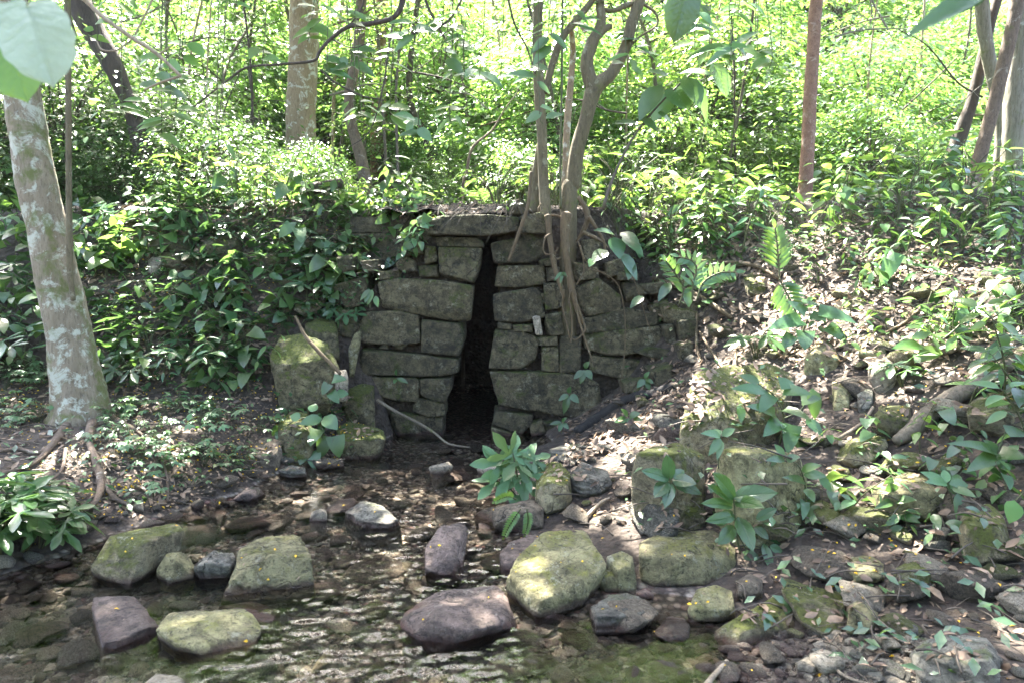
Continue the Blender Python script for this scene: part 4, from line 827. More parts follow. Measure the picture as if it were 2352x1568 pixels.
keep &= fbm(base*np.array([.9, .9, .3]), 2, 77) < .42
base = base[keep]; cid = np.repeat(np.arange(NC), nl)[keep]
az = rg.uniform(0, 6.28, len(base)); dirs = np.c_[np.cos(az), np.sin(az), rg.uniform(-.7, .1, len(base))]
ups = np.c_[rg.normal(0, .35, (len(base), 2)), np.ones(len(base))]; sz = rg.uniform(.17, .3, len(base))
owners = [('lichen', -20, -3.6), ('dark', -3.6, -1.6), ('twin', -1.6, 1.9), ('red', 1.9, 4.3), ('lean', 4.3, 20)]
LTc = leafT(.5, 'ovate', 2, .15, .2)
for key, a, b in owners:
    t, tip, bm_ = TREES[key]; s = (base[:, 0] >= a) & (base[:, 0] < b); off = np.array(t.location)
    mb = MB(); place_leaves(mb, LTc, base[s]-off, dirs[s], ups[s], sz[s]); mb.obj('crown', M['leaf_canopy'], t)
    mb = MB(); ids = [i for i in range(NC) if a <= cc[i, 0] < b][::6]
    for i in ids:
        e = cc[i]; m = (tip+e)/2+np.array([0, 0, .3]); tube(mb, np.array([tip, m, e])-off, [.05, .03, .012], 5, 8)
    mb.obj('limbs', M[bm_], t)

# ---------------------------------------------------------------- plants
LT = {'ovate': leafT(.46, 'ovate', 5, .22, .22), 'heart': leafT(.8, 'heart', 5, .15, .25), 'lance': leafT(.26, 'lance', 5, .25, .25), 'obov': leafT(.42, 'obov', 5, .2, .3),
      'palm': palmT(5, w=.37), 'lobed': palmT(7, w=.24, spread=130), 'small': leafT(.5, 'ovate', 2, .2, .15), 'veined': veinT(), 'veinlong': veinT(.5, False), 'pinna': leafT(.24, 'lance', 3, .2, .15), 'round': leafT(.9, 'ovate', 5, .12, .15)}
PROTO = {}
def proto(key, build):
    name, leafm, stemm = build[0], build[1], build[2]
    sm, lm_ = MB(), MB(); build[3](sm, lm_)
    PROTO[key] = (sm.mesh('stem', M[stemm]), lm_.mesh('foliage', M[leafm]))
def seedling(seed, nl, L, h, shape, droop=.25, lean=.35, up=.9):
    def f(sm, lm):
        r = np.random.RandomState(seed); a = r.uniform(0, 6.28); P = np.array([[0, 0, -.04], [.2*lean*h*math.cos(a), .2*lean*h*math.sin(a), .5*h], [lean*h*math.cos(a), lean*h*math.sin(a), h]])
        C = spline(P, 12); tube(sm, C, np.linspace(.006, .0025, 12)*max(.6, h/.4), 5)
        pos, dr, us, sz = [], [], [], []
        for i in range(nl):
            t = .3+.7*(i+1)/nl; b = C[min(11, int(t*11.99))]; az = a+i*2.4+r.uniform(-.4, .4); el = r.uniform(-.1, .5)+.3*(t > .9)
            d = np.array([math.cos(az)*math.cos(el), math.sin(az)*math.cos(el), math.sin(el)]); pe = L*r.uniform(.15, .5)
            e = b+d*pe; tube(sm, [b, e], [.0022, .0018], 4)
            pos.append(e); d2 = d.copy(); d2[2] -= droop+r.uniform(0, .45); dr.append(d2); us.append([r.normal(0, .3), r.normal(0, .3)-.25, up]); sz.append(L*r.uniform(.65, 1.15))
        place_leaves(lm, LT[shape], pos, dr, us, sz)
    return f
def rosette(seed, nl, L, h, shape):
    def f(sm, lm):
        r = np.random.RandomState(seed); pos, dr, us, sz = [], [], [], []
        for i in range(nl):
            az = i*2.4+r.uniform(-.3, .3); k = r.uniform(.5, 1); e = np.array([math.cos(az)*h*.55*k, math.sin(az)*h*.55*k, h*k])
            tube(sm, spline(np.array([[0, 0, -.04], [e[0]*.35, e[1]*.35, e[2]*.65], e]), 8), np.linspace(.005, .003, 8), 5)
            pos.append(e); dr.append([math.cos(az), math.sin(az), r.uniform(-.2, .35)]); us.append([0, -.2, 1]); sz.append(L*r.uniform(.7, 1.15))
        place_leaves(lm, LT[shape], pos, dr, us, sz)
    return f
def pinnate(seed, nf, L, pairs, arch=.5):
    def f(sm, lm):
        r = np.random.RandomState(seed); pos, dr, us, sz = [], [], [], []
        for i in range(nf):
            az = i*6.28/nf+r.uniform(-.4, .4); k = r.uniform(.75, 1); h = L*k
            C = spline(np.array([[0, 0, -.03], [math.cos(az)*h*.12, math.sin(az)*h*.12, h*.5], [math.cos(az)*h*(.3+.3*arch), math.sin(az)*h*(.3+.3*arch), h*(1-.35*arch)]]), 24); tube(sm, C, np.linspace(.005, .002, 24), 5)
            T = np.gradient(C, axis=0); T /= np.linalg.norm(T, axis=1)[:, None]
            for j in range(pairs):
                q = 7+int(j*16/pairs); s = np.cross(T[q], [0, 0, 1.]); s /= np.linalg.norm(s)+1e-6
                for sg in (-1, 1):
                    pos.append(C[q]); dr.append(sg*s+T[q]*.55-np.array([0, 0, .12])); us.append([0, -.3, 1]); sz.append(L*.34*(1-.55*abs(j/pairs-.35))*r.uniform(.9, 1.1))
            pos.append(C[-1]); dr.append(T[-1]); us.append([0, -.2, 1]); sz.append(L*.2)
        place_leaves(lm, LT['pinna'], pos, dr, us, sz)
    return f
def herb(seed, n, L, spread):
    def f(sm, lm):
        r = np.random.RandomState(seed); pos, dr, us, sz = [], [], [], []
        for i in range(n):
            az = r.uniform(0, 6.28); d = r.uniform(.2, 1)*spread; e = np.array([math.cos(az)*d, math.sin(az)*d, r.uniform(.05, .15)]); tube(sm, spline(np.array([[0, 0, -.03], [e[0]*.5, e[1]*.5, e[2]*.9], e]), 6), .0018, 4)
            a2 = az+r.uniform(-.5, .5)
            for j in range(5):
                b = a2+(j-2)*.75; pos.append(e); dr.append([math.cos(b), math.sin(b), -.08]); us.append([r.normal(0, .15), r.normal(0, .15)-.2, 1]); sz.append(L*r.uniform(.7, 1.1))
        place_leaves(lm, LT['obov'], pos, dr, us, sz)
    return f
def shrub(seed, n_cl, per, L, rad, hgt, shape='small'):
    def f(sm, lm):
        r = np.random.RandomState(seed); cl = []
        for i in range(n_cl):
            az = r.uniform(0, 6.28); q = math.sqrt(r.uniform(.02, 1)); z = hgt*r.uniform(.12, 1); q *= .45+.75*math.sin(math.pi*min(1, z/hgt*.8+.15)); cl.append([math.cos(az)*rad*q, math.sin(az)*rad*q, z])
        cl = np.array(cl)
        st = [np.array([r.uniform(-.1, .1)*rad, r.uniform(-.1, .1)*rad, hgt*.5]) for _ in range(3)]
        for s in st: tube(sm, spline(np.array([[0, 0, -.2], s*.5+r.normal(0, .03, 3), s]), 8), np.linspace(.02, .012, 8)*hgt*.8, 5)
        for c in cl[::2]: tube(sm, spline(np.array([st[r.randint(3)]*r.uniform(.5, 1), (c+st[0])/2, c]), 6), np.linspace(.010, .003, 6)*hgt*.7, 4)
        b = np.repeat(cl, per, 0)+r.normal(0, 1, (n_cl*per, 3))*np.array([.2, .2, .09])*rad
        out = b-np.array([0, 0, hgt*.4]); az = np.arctan2(out[:, 1], out[:, 0])+r.normal(0, .9, len(b))
        place_leaves(lm, LT[shape], b, np.c_[np.cos(az), np.sin(az), r.uniform(-.75, .15, len(b))], np.c_[r.normal(0, .35, (len(b), 2)), np.ones(len(b))], L*r.uniform(.6, 1.25, len(b)))
    return f
for k in range(9): proto(f'seed{k}', ('seedling', 'leaf_dark' if k % 4 else 'leaf_mid', 'stem', seedling(k+1, 5+k % 4*2, .125+.02*(k % 3), .22+.05*(k % 4), ('ovate', 'ovate', 'heart', 'lance')[k % 4])))
for k in range(4): proto(f'heart{k}', ('seedling', 'leaf_dark', 'stem', seedling(k+31, 5+k, .14, .22+.04*k, 'heart', .5)))
for k in range(4): proto(f'palm{k}', ('plant', 'leaf_mid' if k % 2 else 'leaf_dark', 'stem', rosette(k+41, 5+k, .17, .26, 'palm')))
for k in range(5): proto(f'light{k}', ('plant', 'leaf_light', 'stem', rosette(k+51, 6+k, .17, .34+.06*k, ('ovate', 'lance', 'obov', 'ovate', 'lance')[k])))
for k in range(5): proto(f'crest{k}', ('seedling', ('leaf_mid', 'leaf_light', 'leaf_dark')[k % 3], 'stem', seedling(k+61, 7+k*2, .10+.015*k, .24+.08*k, ('ovate', 'lance', 'ovate', 'obov', 'lance')[k])))
for k in range(4): proto(f'pinnate{k}', ('plant', 'leaf_mid' if k else 'leaf_light', 'stem', pinnate(k+71, 3+k, .45, 9, .6)))
for k in range(5): proto(f'herb{k}', ('herb', 'leaf_herb', 'stem', herb(k+81, 7+k*2, .05, .17)))
for k in range(7): proto(f'shrub{k}', ('shrub', ('leaf_shrub', 'leaf_shrub', 'leaf_mid', 'leaf_shrub', 'leaf_light', 'leaf_shrub', 'leaf_mid')[k], 'twig', shrub(k+91, 50+4*k, 54, .072+.014*(k % 3), .95, 1.5+.25*(k % 3))))
def spawn(key, name, loc, rz, sc, tilt=(0, 0), mat=None):
    e = bpy.data.objects.new(name, None); COL.objects.link(e); e.location = loc; e.rotation_euler = (tilt[0], tilt[1], rz); e.scale = (sc,)*3; e.empty_display_size = .1
    a, b = PROTO[key]; link('stem', a, e); o = link('foliage', b, e)
    if mat: o.material_slots[0].link = 'OBJECT'; o.material_slots[0].material = M[mat]
    return e
AUTO = []      # (object, adjectives, noun, category, place phrase, group)
def scatter(region, n, keys, name, sc, adj, cat, group, tilt=.35, avoid=None, mind=22, bvh=None):
    poly = region; xs = [p[0] for p in poly]; ys = [p[1] for p in poly]; got = []; tries = 0
    def inside(x, y):
        c = False; j = len(poly)-1
        for i in range(len(poly)):
            if (poly[i][1] > y) != (poly[j][1] > y) and x < (poly[j][0]-poly[i][0])*(y-poly[i][1])/(poly[j][1]-poly[i][1])+poly[i][0]: c = not c
            j = i
        return c
    while len(got) < n and tries < n*60:
        tries += 1; x, y = RNG.uniform(min(xs), max(xs)), RNG.uniform(min(ys), max(ys))
        if not inside(x, y) or any((x-a)**2+(y-b)**2 < mind**2 for a, b in got): continue
        if avoid and avoid(x, y): continue
        p, nn = hit(x, y, bvh)
        if p is None or p.y > 13 or p.z < .04: continue
        got.append((x, y)); key = RNG.choice(keys); s = RNG.uniform(*sc)
        mo = RNG.choices([None, 'leaf_mid', 'leaf_light', 'leaf_herb'], [.4, .26, .18, .16])[0] if key[:4] in ('seed', 'hear', 'cres') else None
        e = spawn(key, name, p+Vector((0, 0, -.01)), RNG.uniform(0, 6.28), s, (RNG.uniform(-.1, tilt)*(1 if nn.y < 0 else .3), RNG.uniform(-.2, .2)), mo)
        ds = adj(key, s)
        if mo:
            for w_ in ('dark ', 'mid green ', 'yellow green ', 'bright '): ds = ds.replace(w_, '')
            ds = {'leaf_mid': 'green ', 'leaf_light': 'yellowish ', 'leaf_herb': 'pale '}[mo]+ds
        AUTO.append([e, (x, y-15), ds, name, cat, group])
SHP = {'seed': 'dark seedling with drooping oval leaves', 'heart': 'heart leaved seedling', 'palm': 'plant with hand shaped leaves', 'light': 'yellow green broad leaved plant', 'crest': 'leafy seedling', 'pinnate': 'feathery fronded plant', 'herb': 'low pale green herb', 'shrub': 'leafy shrub'}
VAR = {'seed1': 'dark oval leaved seedling', 'seed0': 'mid green oval leaved seedling', 'seed4': 'mid green drooping seedling', 'seed8': 'mid green oval leaved seedling', 'seed3': 'narrow leaved dark seedling', 'seed7': 'narrow leaved dark seedling', 'seed2': 'heart leaved dark seedling', 'seed6': 'many leaved heart shaped seedling',
       'crest0': 'oval leaved seedling', 'crest1': 'yellow green narrow leaved seedling', 'crest2': 'dark many leaved seedling', 'crest3': 'dense mid green seedling', 'crest4': 'tall narrow leaved bright seedling'}
def adjf(key, s):
    b = VAR.get(key) or SHP[key.rstrip('0123456789')]
    return ('big ' if s > 1.18 else 'small ' if s < .85 else '')+b
SK = [f'seed{k}' for k in range(9)]+[f'heart{k}' for k in range(4)]+['palm0', 'palm2']
inwall = lambda x, y: (930 < x < 1440 and y > 475) or (830 < x < 1440 and y > 640)
scatter([(160,480),(830,470),(960,560),(850,650),(800,760),(640,760),(610,900),(560,930),(240,900),(170,640)], 190, SK, 'shade_seedling', (.75, 1.3), adjf, 'seedling', 'seedlings covering the shaded bank', .6, inwall, 15)
scatter([(-60,330),(110,330),(120,850),(-60,900)], 40, SK, 'shade_seedling', (.8, 1.5), adjf, 'seedling', 'seedlings covering the shaded bank', .5, None, 24)
SB0 = BVHTree.FromPolygons(np.vstack(SOLID_V).tolist(), np.vstack([SOLID_F[0], SOLID_F[1]]+[f+o for f, o in zip(SOLID_F[2:], np.cumsum([0]+[len(v) for v in SOLID_V])[2:-1])]).tolist())
scatter([(780,460),(1010,470),(990,560),(900,630),(790,660)], 66, ['seed0', 'seed1', 'seed4', 'seed5', 'crest0', 'crest2', 'heart1'], 'crest_seedling', (.55, .9), adjf, 'seedling', 'seedlings hanging over the wall', 1.1, None, 13, SB0)
scatter([(850,440),(1240,440),(1240,478),(950,480),(850,500)], 34, ['crest0', 'crest2', 'seed1', 'seed4'], 'crest_seedling', (.45, .8), adjf, 'seedling', 'seedlings hanging over the wall', 1.25, None, 13, SB0)
scatter([(1380,480),(1560,560),(1560,700),(1470,640)], 12, ['seed0', 'seed1', 'crest0', 'heart1'], 'crest_seedling', (.5, .8), adjf, 'seedling', 'seedlings hanging over the wall', .7, None, 18, SB0)
scatter([(640,600),(830,640),(830,760),(640,760)], 18, SK, 'shade_seedling', (.6, .9), adjf, 'seedling', 'seedlings covering the shaded bank', .6, None, 20)
CK = [f'crest{k}' for k in range(5)]
scatter([(300,440),(1230,420),(1230,470),(960,490),(950,530),(500,490),(300,480)], 75, CK, 'crest_seedling', (.6, 1.1), adjf, 'seedling', 'seedlings along the wall top', .4, lambda x, y: 960 < x < 1240 and y > 468, 18)
scatter([(1390,430),(2352,420),(2352,600),(1900,590),(1500,620),(1390,520)], 110, CK+['light0', 'light3', 'seed4', 'seed0'], 'crest_seedling', (.7, 1.25), adjf, 'seedling', 'seedlings along the sunny crest', .4, None, 20)
scatter([(1450,600),(2352,600),(2352,1000),(2100,930),(1900,830),(1700,830),(1480,720)], 52, CK+['seed0', 'seed3', 'palm1', 'heart1'], 'slope_seedling', (.6, 1.1), adjf, 'seedling', 'seedlings on the sunlit slope', .5, None, 26)
scatter([(200,930),(560,930),(600,1000),(560,1100),(330,1150),(260,1050)], 32, [f'herb{k}' for k in range(5)], 'herb', (.7, 1.3), adjf, 'herb', 'pale herbs on the shaded shelf', .3, None, 14)
scatter([(-40,840),(110,850),(120,990),(-40,1010)], 14, [f'herb{k}' for k in range(5)], 'herb', (.8, 1.3), adjf, 'herb', 'pale herbs on the shaded shelf', .3, None, 16)
scatter([(1850,1020),(2352,980),(2352,1300),(2150,1260),(1880,1220)], 22, ['seed0', 'seed4', 'heart0', 'heart2', 'crest0', 'crest2'], 'slope_seedling', (.55, .9), adjf, 'seedling', 'seedlings on the dirt bank', .4, None, 30)
scatter([(600,930),(800,930),(800,1060),(640,1060)], 7, ['seed0', 'heart0', 'palm0', 'seed4'], 'shade_seedling', (.6, .9), adjf, 'seedling', 'seedlings by the passage mouth', .5, None, 30)
scatter([(-40,1200),(60,1200),(90,1330),(-40,1330)], 8, ['palm1', 'palm3', 'palm2'], 'lobed_plant', (1., 1.3), adjf, 'plant', 'lobed plants crowding the near corner', .4, None, 30)
scatter([(60,1190),(160,1190),(180,1290),(100,1320)], 6, ['palm1', 'palm3', 'palm0'], 'lobed_plant', (.7, .9), adjf, 'plant', 'lobed plants crowding the near corner', .4, None, 30)
# second rank behind the crest
def field(n, xr, yr, keys, name, sc, cat, group, minb=None):
    for _ in range(n):
        for _t in range(20):
            x, y = RNG.uniform(*xr), RNG.uniform(*yr)
            if abs(x) < .80*y+.6: break
        s = RNG.uniform(*sc); key = RNG.choice(keys)
        pxx = pix((x, y, 3))[0]; hw_ = s*F/y*.9
        for (a_, b_, yt_) in ((650, 735, 11), (795, 850, 9.5), (850, 885, 13.5), (180, 345, 8.2), (1830, 1890, 7.9), (2160, 2352, 9.2), (970, 1010, 12.5)):
            if y < yt_ and pxx+hw_ > a_ and pxx-hw_ < b_ and name == 'shrub': s *= .45; break
        z = H1(x, y) if not (-1.12 < x < -.12 and y < 9.6) else float(H(x, y, False)[0])
        e = spawn(key, name, (x, y, z-.02), RNG.uniform(0, 6.28), s, (RNG.uniform(-.1, .15), RNG.uniform(-.15, .15)))
        px, py = pix((x, y, z+.5*s)); AUTO.append([e, (px, py), adjf(key, s) if name != 'shrub' else ('tall ' if s > 1.4 else 'low ' if s < 1 else '')+('yellow green shrub' if key == 'shrub4' else 'dark leafy shrub' if key in ('shrub2', 'shrub6') else 'bright leafy shrub'), name, cat, group])
field(90, (-8, 8), (7.7, 9.8), ['light0', 'light1', 'light2', 'light3', 'light4', 'crest3', 'crest4', 'pinnate1'], 'crest_plant', (.9, 1.8), 'plant', 'sunlit plants behind the wall top')
field(34, (-9, -2), (7.9, 10.5), ['shrub2', 'shrub6', 'shrub0'], 'shrub', (.6, 1.15), 'shrub', 'leafy shrubs in the shaded thicket')
field(40, (-1.5, 9), (9.4, 12), ['shrub0', 'shrub1', 'shrub3', 'shrub4'], 'shrub', (.5, .95), 'shrub', 'leafy shrubs in the sunlit clearing')
field(120, (-16, 17), (11.5, 20), ['shrub0', 'shrub1', 'shrub3', 'shrub4', 'shrub5', 'shrub2'], 'shrub', (.9, 1.9), 'shrub', 'leafy shrubs on the wooded hillside')
field(60, (-22, 23), (19, 32), ['shrub0', 'shrub1', 'shrub3', 'shrub5'], 'shrub', (2.2, 3.8), 'shrub', 'leafy shrubs on the wooded hillside')
def pole(seed, mat_leaf='leaf_shrub'):
    def f(sm, lm):
        r = np.random.RandomState(seed); h = 6.5; C = spline(np.array([[0, 0, -.2], [r.normal(0, .3), r.normal(0, .2), h*.35], [r.normal(0, .7), r.normal(0, .3), h*.7], [r.normal(0, 1.2), r.normal(0, .4), h]]), 30); tube(sm, C, np.linspace(.035, .015, 30), 6)
        pos, dr = [], []
        for i in range(26):
            b = C[r.randint(7, 29)]; az = r.uniform(0, 6.28); L = r.uniform(.5, 1.5); e = b+np.array([math.cos(az)*L, math.sin(az)*L, r.uniform(-.1, .7)*L]); B = spline(np.array([b, (b+e)/2+[0, 0, .1*L], e]), 10); tube(sm, B, np.linspace(.010, .003, 10), 4)
            for q in B[3:]:
                for _ in range(6): pos.append(q+r.normal(0, .10, 3)); a = az+r.normal(0, 1); dr.append([math.cos(a), math.sin(a), r.uniform(-.7, .1)])
        place_leaves(lm, LT['small'], pos, dr, np.c_[r.normal(0, .3, (len(pos), 2)), np.ones(len(pos))], r.uniform(.08, .17, len(pos)))
    return f
for k in range(6): proto(f'pole{k}', ('sapling', ('leaf_shrub', 'leaf_light', 'leaf_mid')[k % 3], 'twig', pole(k+201)))
SHP['pole'] = 'thin sapling with sparse side twigs'
for _ in range(38):
    y = RNG.uniform(9.2, 18); x = RNG.uniform(-.78*y, .78*y); key = f'pole{RNG.randrange(6)}'; s_ = RNG.uniform(.6, 1.1)
    e = spawn(key, 'thin_sapling', (x, y, H1(x, y) if not (-1.12 < x < -.12 and y < 9.7) else 2.2), RNG.uniform(0, 6.28), s_, (RNG.uniform(-.12, .12), RNG.uniform(-.15, .15))); AUTO.append([e, pix((x, y, 3.2)), adjf(key, s_), 'thin_sapling', 'sapling', 'thin saplings in the wood'])
rg = np.random.RandomState(19); n = 15000
x = rg.uniform(-16, 16, n); y = -2.6-np.abs(rg.normal(0, 1, n))*2.2-.09*np.abs(x); z = rg.uniform(0, 9.5, n); k = fbm(np.c_[x*.4, y*.4, z*.4], 3, 15) > -.22
x, y, z = x[k], y[k], z[k]; n = len(x); az = rg.uniform(0, 6.28, n)
mb = MB(); place_leaves(mb, LT['small'], np.c_[x, y, z], np.c_[np.cos(az), np.sin(az), rg.uniform(-.7, .2, n)], np.c_[rg.normal(0, .4, (n, 2)), np.ones(n)], rg.uniform(.25, .5, n))
tag(mb.obj('unseen_foliage', M['leaf_canopy']), kind='stuff')  # unseen wood behind the camera, added to darken faces turned towards it
# far wood: one leafy mass on the hillside
rg = np.random.RandomState(9); n = 42000
x = rg.uniform(-45, 45, n); y = rg.uniform(24, 44, n); z = H(x, y)+np.abs(rg.normal(0, 1, n))*4.2; k = fbm(np.c_[x*.35, y*.35, z*.5], 3, 5) > -.25
x, y, z = x[k], y[k], z[k]; n = len(x); az = rg.uniform(0, 6.28, n)
mb = MB(); place_leaves(mb, LT['small'], np.c_[x, y, z], np.c_[np.cos(az), np.sin(az), rg.uniform(-.7, .2, n)], np.c_[rg.normal(0, .4, (n, 2)), np.ones(n)], rg.uniform(.3, .6, n))
tag(mb.obj('distant_foliage', M['leaf_shrub']), kind='stuff')

# ---- plants placed leaf by leaf: leaves given as (base px, base py, tip px, tip py, width px, tip depth shift)
def YG(x, y, d=.08):
    p = hit(x, y, SB0)[0]; return p.y-d
def pxplant(name, label, Y, stems, leaves, mat, shape='ovate', cat='plant', lm=None, stemw=6, smat='stem', tiltcam=.6):
    b = at(stems[0][0][0], stems[0][0][1], Y); e = empty(name, b, label, cat); off = np.array(b[:])
    sm = MB()
    for s in stems:
        P, r = pxline([(q[0], q[1], q[2] if len(q) > 2 else stemw, q[3] if len(q) > 3 else 0) for q in s], Y); tube(sm, P-off, r, 6, 16)
    sm.obj('stem', M[smat], e)
    for i, l in enumerate(leaves):
        bx, by, tx, ty, w = l[:5]; dy = l[5] if len(l) > 5 else -.04; d0 = l[6] if len(l) > 6 else 0
        sh = l[7] if len(l) > 7 else shape
        A, B = at(bx, by, Y+d0), at(tx, ty, Y+d0+dy); L = (B-A).length; ww = w*Y/F/L
        base = {'ovate': .46, 'heart': .8, 'lance': .26, 'obov': .42, 'round': .9, 'veined': .8, 'veinlong': .5}.get(sh, None)
        V, FS = LT[sh]; V = V.copy()
        if base: V[:, 0] *= ww/base
        v = np.array([.15*math.sin(i*2.1), -tiltcam, 1-tiltcam*.5])
        mb = MB(); place_leaves(mb, (V, FS), [np.array(A[:])-off], [np.array((B-A)[:])+np.array([0, 0, L*.15])], [v], [L])
        mb.obj('leaf', M[mat], e)
    if lm: LM.append((lm, (leaves[0][0], leaves[0][1])))
    return e
pxplant('overhanging_leaf', 'huge round leaf with painted pale sky sheen drooping close to the lens from above', 1.05, [[(95,-60,5),(75,-10,4),(62,12,3)]], [(62,14,108,195,150,-.03,0,'veined')], 'leaf_sky_sheen', cat='leaf', tiltcam=.55)
pxplant('overhanging_leaf', 'bright green pointed leaf hanging behind the huge round leaf', 1.2, [[(-30,-60,5),(-10,0,4),(10,90,3)]], [(12,90,48,232,120,-.02,0,'veined')], 'leaf_light', cat='leaf', tiltcam=.9)
pxplant('overhanging_leaf', 'narrow green leaf tip above the huge round leaf', 1.2, [[(110,-70,4),(75,-20,3)]], [(75,-20,-20,60,40,0,0,'lance')], 'leaf_mid', cat='leaf', tiltcam=.9)
pxplant('overhanging_leaf', 'dark green leaf hanging down beside the forked tree crown', 1.6, [[(1600,-70,5),(1575,-20,4)]], [(1580,-30,1552,98,78,0,0,'veinlong')], 'leaf_dark', cat='leaf', tiltcam=1.0)
pxplant('overhanging_leaf', 'blurred olive leaf spray hanging over the far corner trunks', 1.0, [[(2330,-90,5),(2290,-40,4)]], [(2300,-40,2105,80,52,0,0,'lance'), (2280,-30,2190,40,40,0,0,'lance')], 'leaf_dark', cat='leaf', tiltcam=1.0)
pxplant('big_leaf_sapling', 'dark stemmed sapling leaning over with large backlit leaves', 6.2, [[(1385,480,9),(1400,430,8),(1430,360,7),(1465,300,6),(1510,245,5),(1560,195,4),(1600,160,3)], [(1560,195,3),(1610,185,2),(1640,165,2)], [(1600,160,3),(1660,130,2),(1700,110,2)]],
    [(1545,205,1580,250,72,-.1,0,'veined'), (1570,175,1610,240,60,-.15,0), (1520,195,1470,270,52,-.1), (1535,215,1500,275,66,0,.1), (1640,150,1672,222,54,-.05,.1,'veined'), (1600,180,1625,280,22,-.1), (1690,110,1765,145,26,-.2), (1600,125,1700,100,26,.1), (1540,180,1490,160,30,-.1), (1560,170,1640,170,30,-.25), (1510,260,1550,285,36,.05), (1465,285,1415,282,26,-.1), (1470,270,1510,300,28,-.1)], 'leaf_mid', lm='large leaved sapling', smat='twig')
pxplant('big_leaf_sapling', 'drooping cluster of large dark leaves beside the tree roots', 5.95, [[(1395,520,5),(1405,540,5),(1412,560,4)], [(1412,560,4),(1430,600,3),(1440,625,3)]],
    [(1412,540,1370,528,24,-.15), (1410,545,1425,590,42,-.15), (1425,535,1465,560,28,-.2), (1430,545,1475,585,30,-.25), (1425,580,1465,640,32,-.1), (1395,575,1362,600,36,-.1,0,'ovate'), (1450,600,1445,640,26,-.1), (1362,595,1355,612,18,-.1), (1478,680,1450,706,22,-.1), (1540,650,1515,690,24,-.1), (1575,665,1585,705,26,-.05)], 'leaf_dark', lm='large dark leaf cluster')
pxplant('fern', 'lobed fern with hand shaped leaves growing from the wet rock', YG(1195, 1145, .1), [[(1195,1150,4),(1190,1100,4),(1178,1040,3)], [(1195,1150,4),(1150,1090,3)], [(1195,1150,4),(1205,1090,3)], [(1195,1150,4),(1140,1100,3)], [(1200,1150,3),(1225,1060,3)]],
    [(a, b, a+(c-a)*1.25, b+(d-b)*1.25, *q) for a, b, c, d, *q in [(1170,1045,1145,1010,70,-.1,0,'palm'), (1180,1045,1190,1005,60,.1,0,'palm'), (1150,1062,1098,1068,70,-.1,0,'palm'), (1205,1060,1240,1050,60,0,0,'palm'), (1200,1095,1205,1140,60,-.15,0,'palm'), (1140,1105,1110,1135,60,-.15,0,'palm'), (1225,1055,1262,1045,50,.1,0,'palm'), (1165,1080,1120,1040,66,.0,0,'palm'), (1190,1075,1225,1025,62,.1,0,'palm'), (1175,1090,1150,1135,62,-.15,0,'palm'), (1210,1085,1250,1100,58,-.1,0,'palm'), (1185,1060,1165,1090,66,-.2,0,'palm'), (1190,1135,1195,1178,52,-.1,0,'heart'), (1225,1150,1220,1178,22,-.1,0,'heart'), (1215,1130,1257,1138,22,-.1,0,'ovate')]], 'leaf_herb', 'palm', 'fern', 'lobed fern', tiltcam=.8)
pxplant('seedling', 'blue green seedling with fanned leaves before the tall mossy block', YG(1540, 1140, .06), [[(1545,1140,4),(1540,1110,4),(1538,1095,3)]],
    [(1537,1098,1533,1046,34,-.05), (1535,1098,1476,1088,30,-.1), (1532,1105,1506,1145,34,-.12), (1540,1110,1530,1168,30,-.12), (1548,1100,1598,1115,34,-.1), (1548,1095,1575,1080,26,.05), (1550,1108,1612,1140,28,-.05)], 'leaf_dark', 'veinlong', 'seedling', 'fanned blue green seedling', tiltcam=.85)
pxplant('seedling', 'tall many leaved seedling in front of the pale faced block', YG(1700, 1200, .08), [[(1700,1270,5),(1690,1220,5),(1688,1180,4),(1685,1145,4)], [(1692,1220,3),(1720,1270,3),(1755,1310,2)], [(1690,1190,3),(1730,1210,2)]],
    [(1686,1140,1642,1092,40,-.1), (1684,1150,1628,1120,26,-.1), (1680,1160,1618,1165,28,-.15), (1685,1185,1625,1205,30,-.1), (1690,1140,1790,1140,46,-.1), (1692,1150,1750,1170,36,-.2), (1698,1190,1730,1268,40,-.15), (1685,1210,1655,1255,34,-.1), (1720,1265,1735,1315,36,-.05), (1755,1250,1772,1312,24,-.1), (1735,1210,1765,1240,24,-.05), (1680,1175,1640,1215,30,.1), (1740,1190,1790,1170,24,0), (1770,1255,1800,1270,22,0)], 'leaf_mid', 'veinlong', 'seedling', 'tall many leaved seedling', tiltcam=.8)
pxplant('vine', 'trailing plant with big heart leaves over the tilted boulder', YG(1770, 960, .1), [[(1790,1020,5),(1800,960,4),(1780,910,3),(1740,880,3)], [(1800,960,3),(1840,940,3),(1860,900,2)], [(1790,1000,3),(1830,1020,3)]],
    [(1760,900,1690,895,30,-.1,0,'ovate'), (1770,905,1752,945,40,-.12,0,'heart'), (1790,880,1830,885,36,0,0,'heart'), (1800,895,1860,905,36,-.1,0,'heart'), (1840,915,1885,915,40,-.05,0,'heart'), (1865,890,1875,962,34,-.05,0,'ovate'), (1780,950,1730,935,34,-.15,0,'heart'), (1790,965,1765,1000,42,-.15,0,'heart'), (1820,975,1812,1038,44,-.1,0,'heart'), (1835,1000,1850,1050,32,-.1,0,'ovate'), (1800,940,1860,960,34,-.2,0,'heart'), (1745,880,1700,862,24,0,0,'ovate'), (1850,960,1890,1000,28,-.1,0,'ovate'), (1700,930,1705,968,22,-.1,0,'ovate')], 'leaf_mid', 'heart', 'plant', 'trailing heart leaf plant', tiltcam=.75)
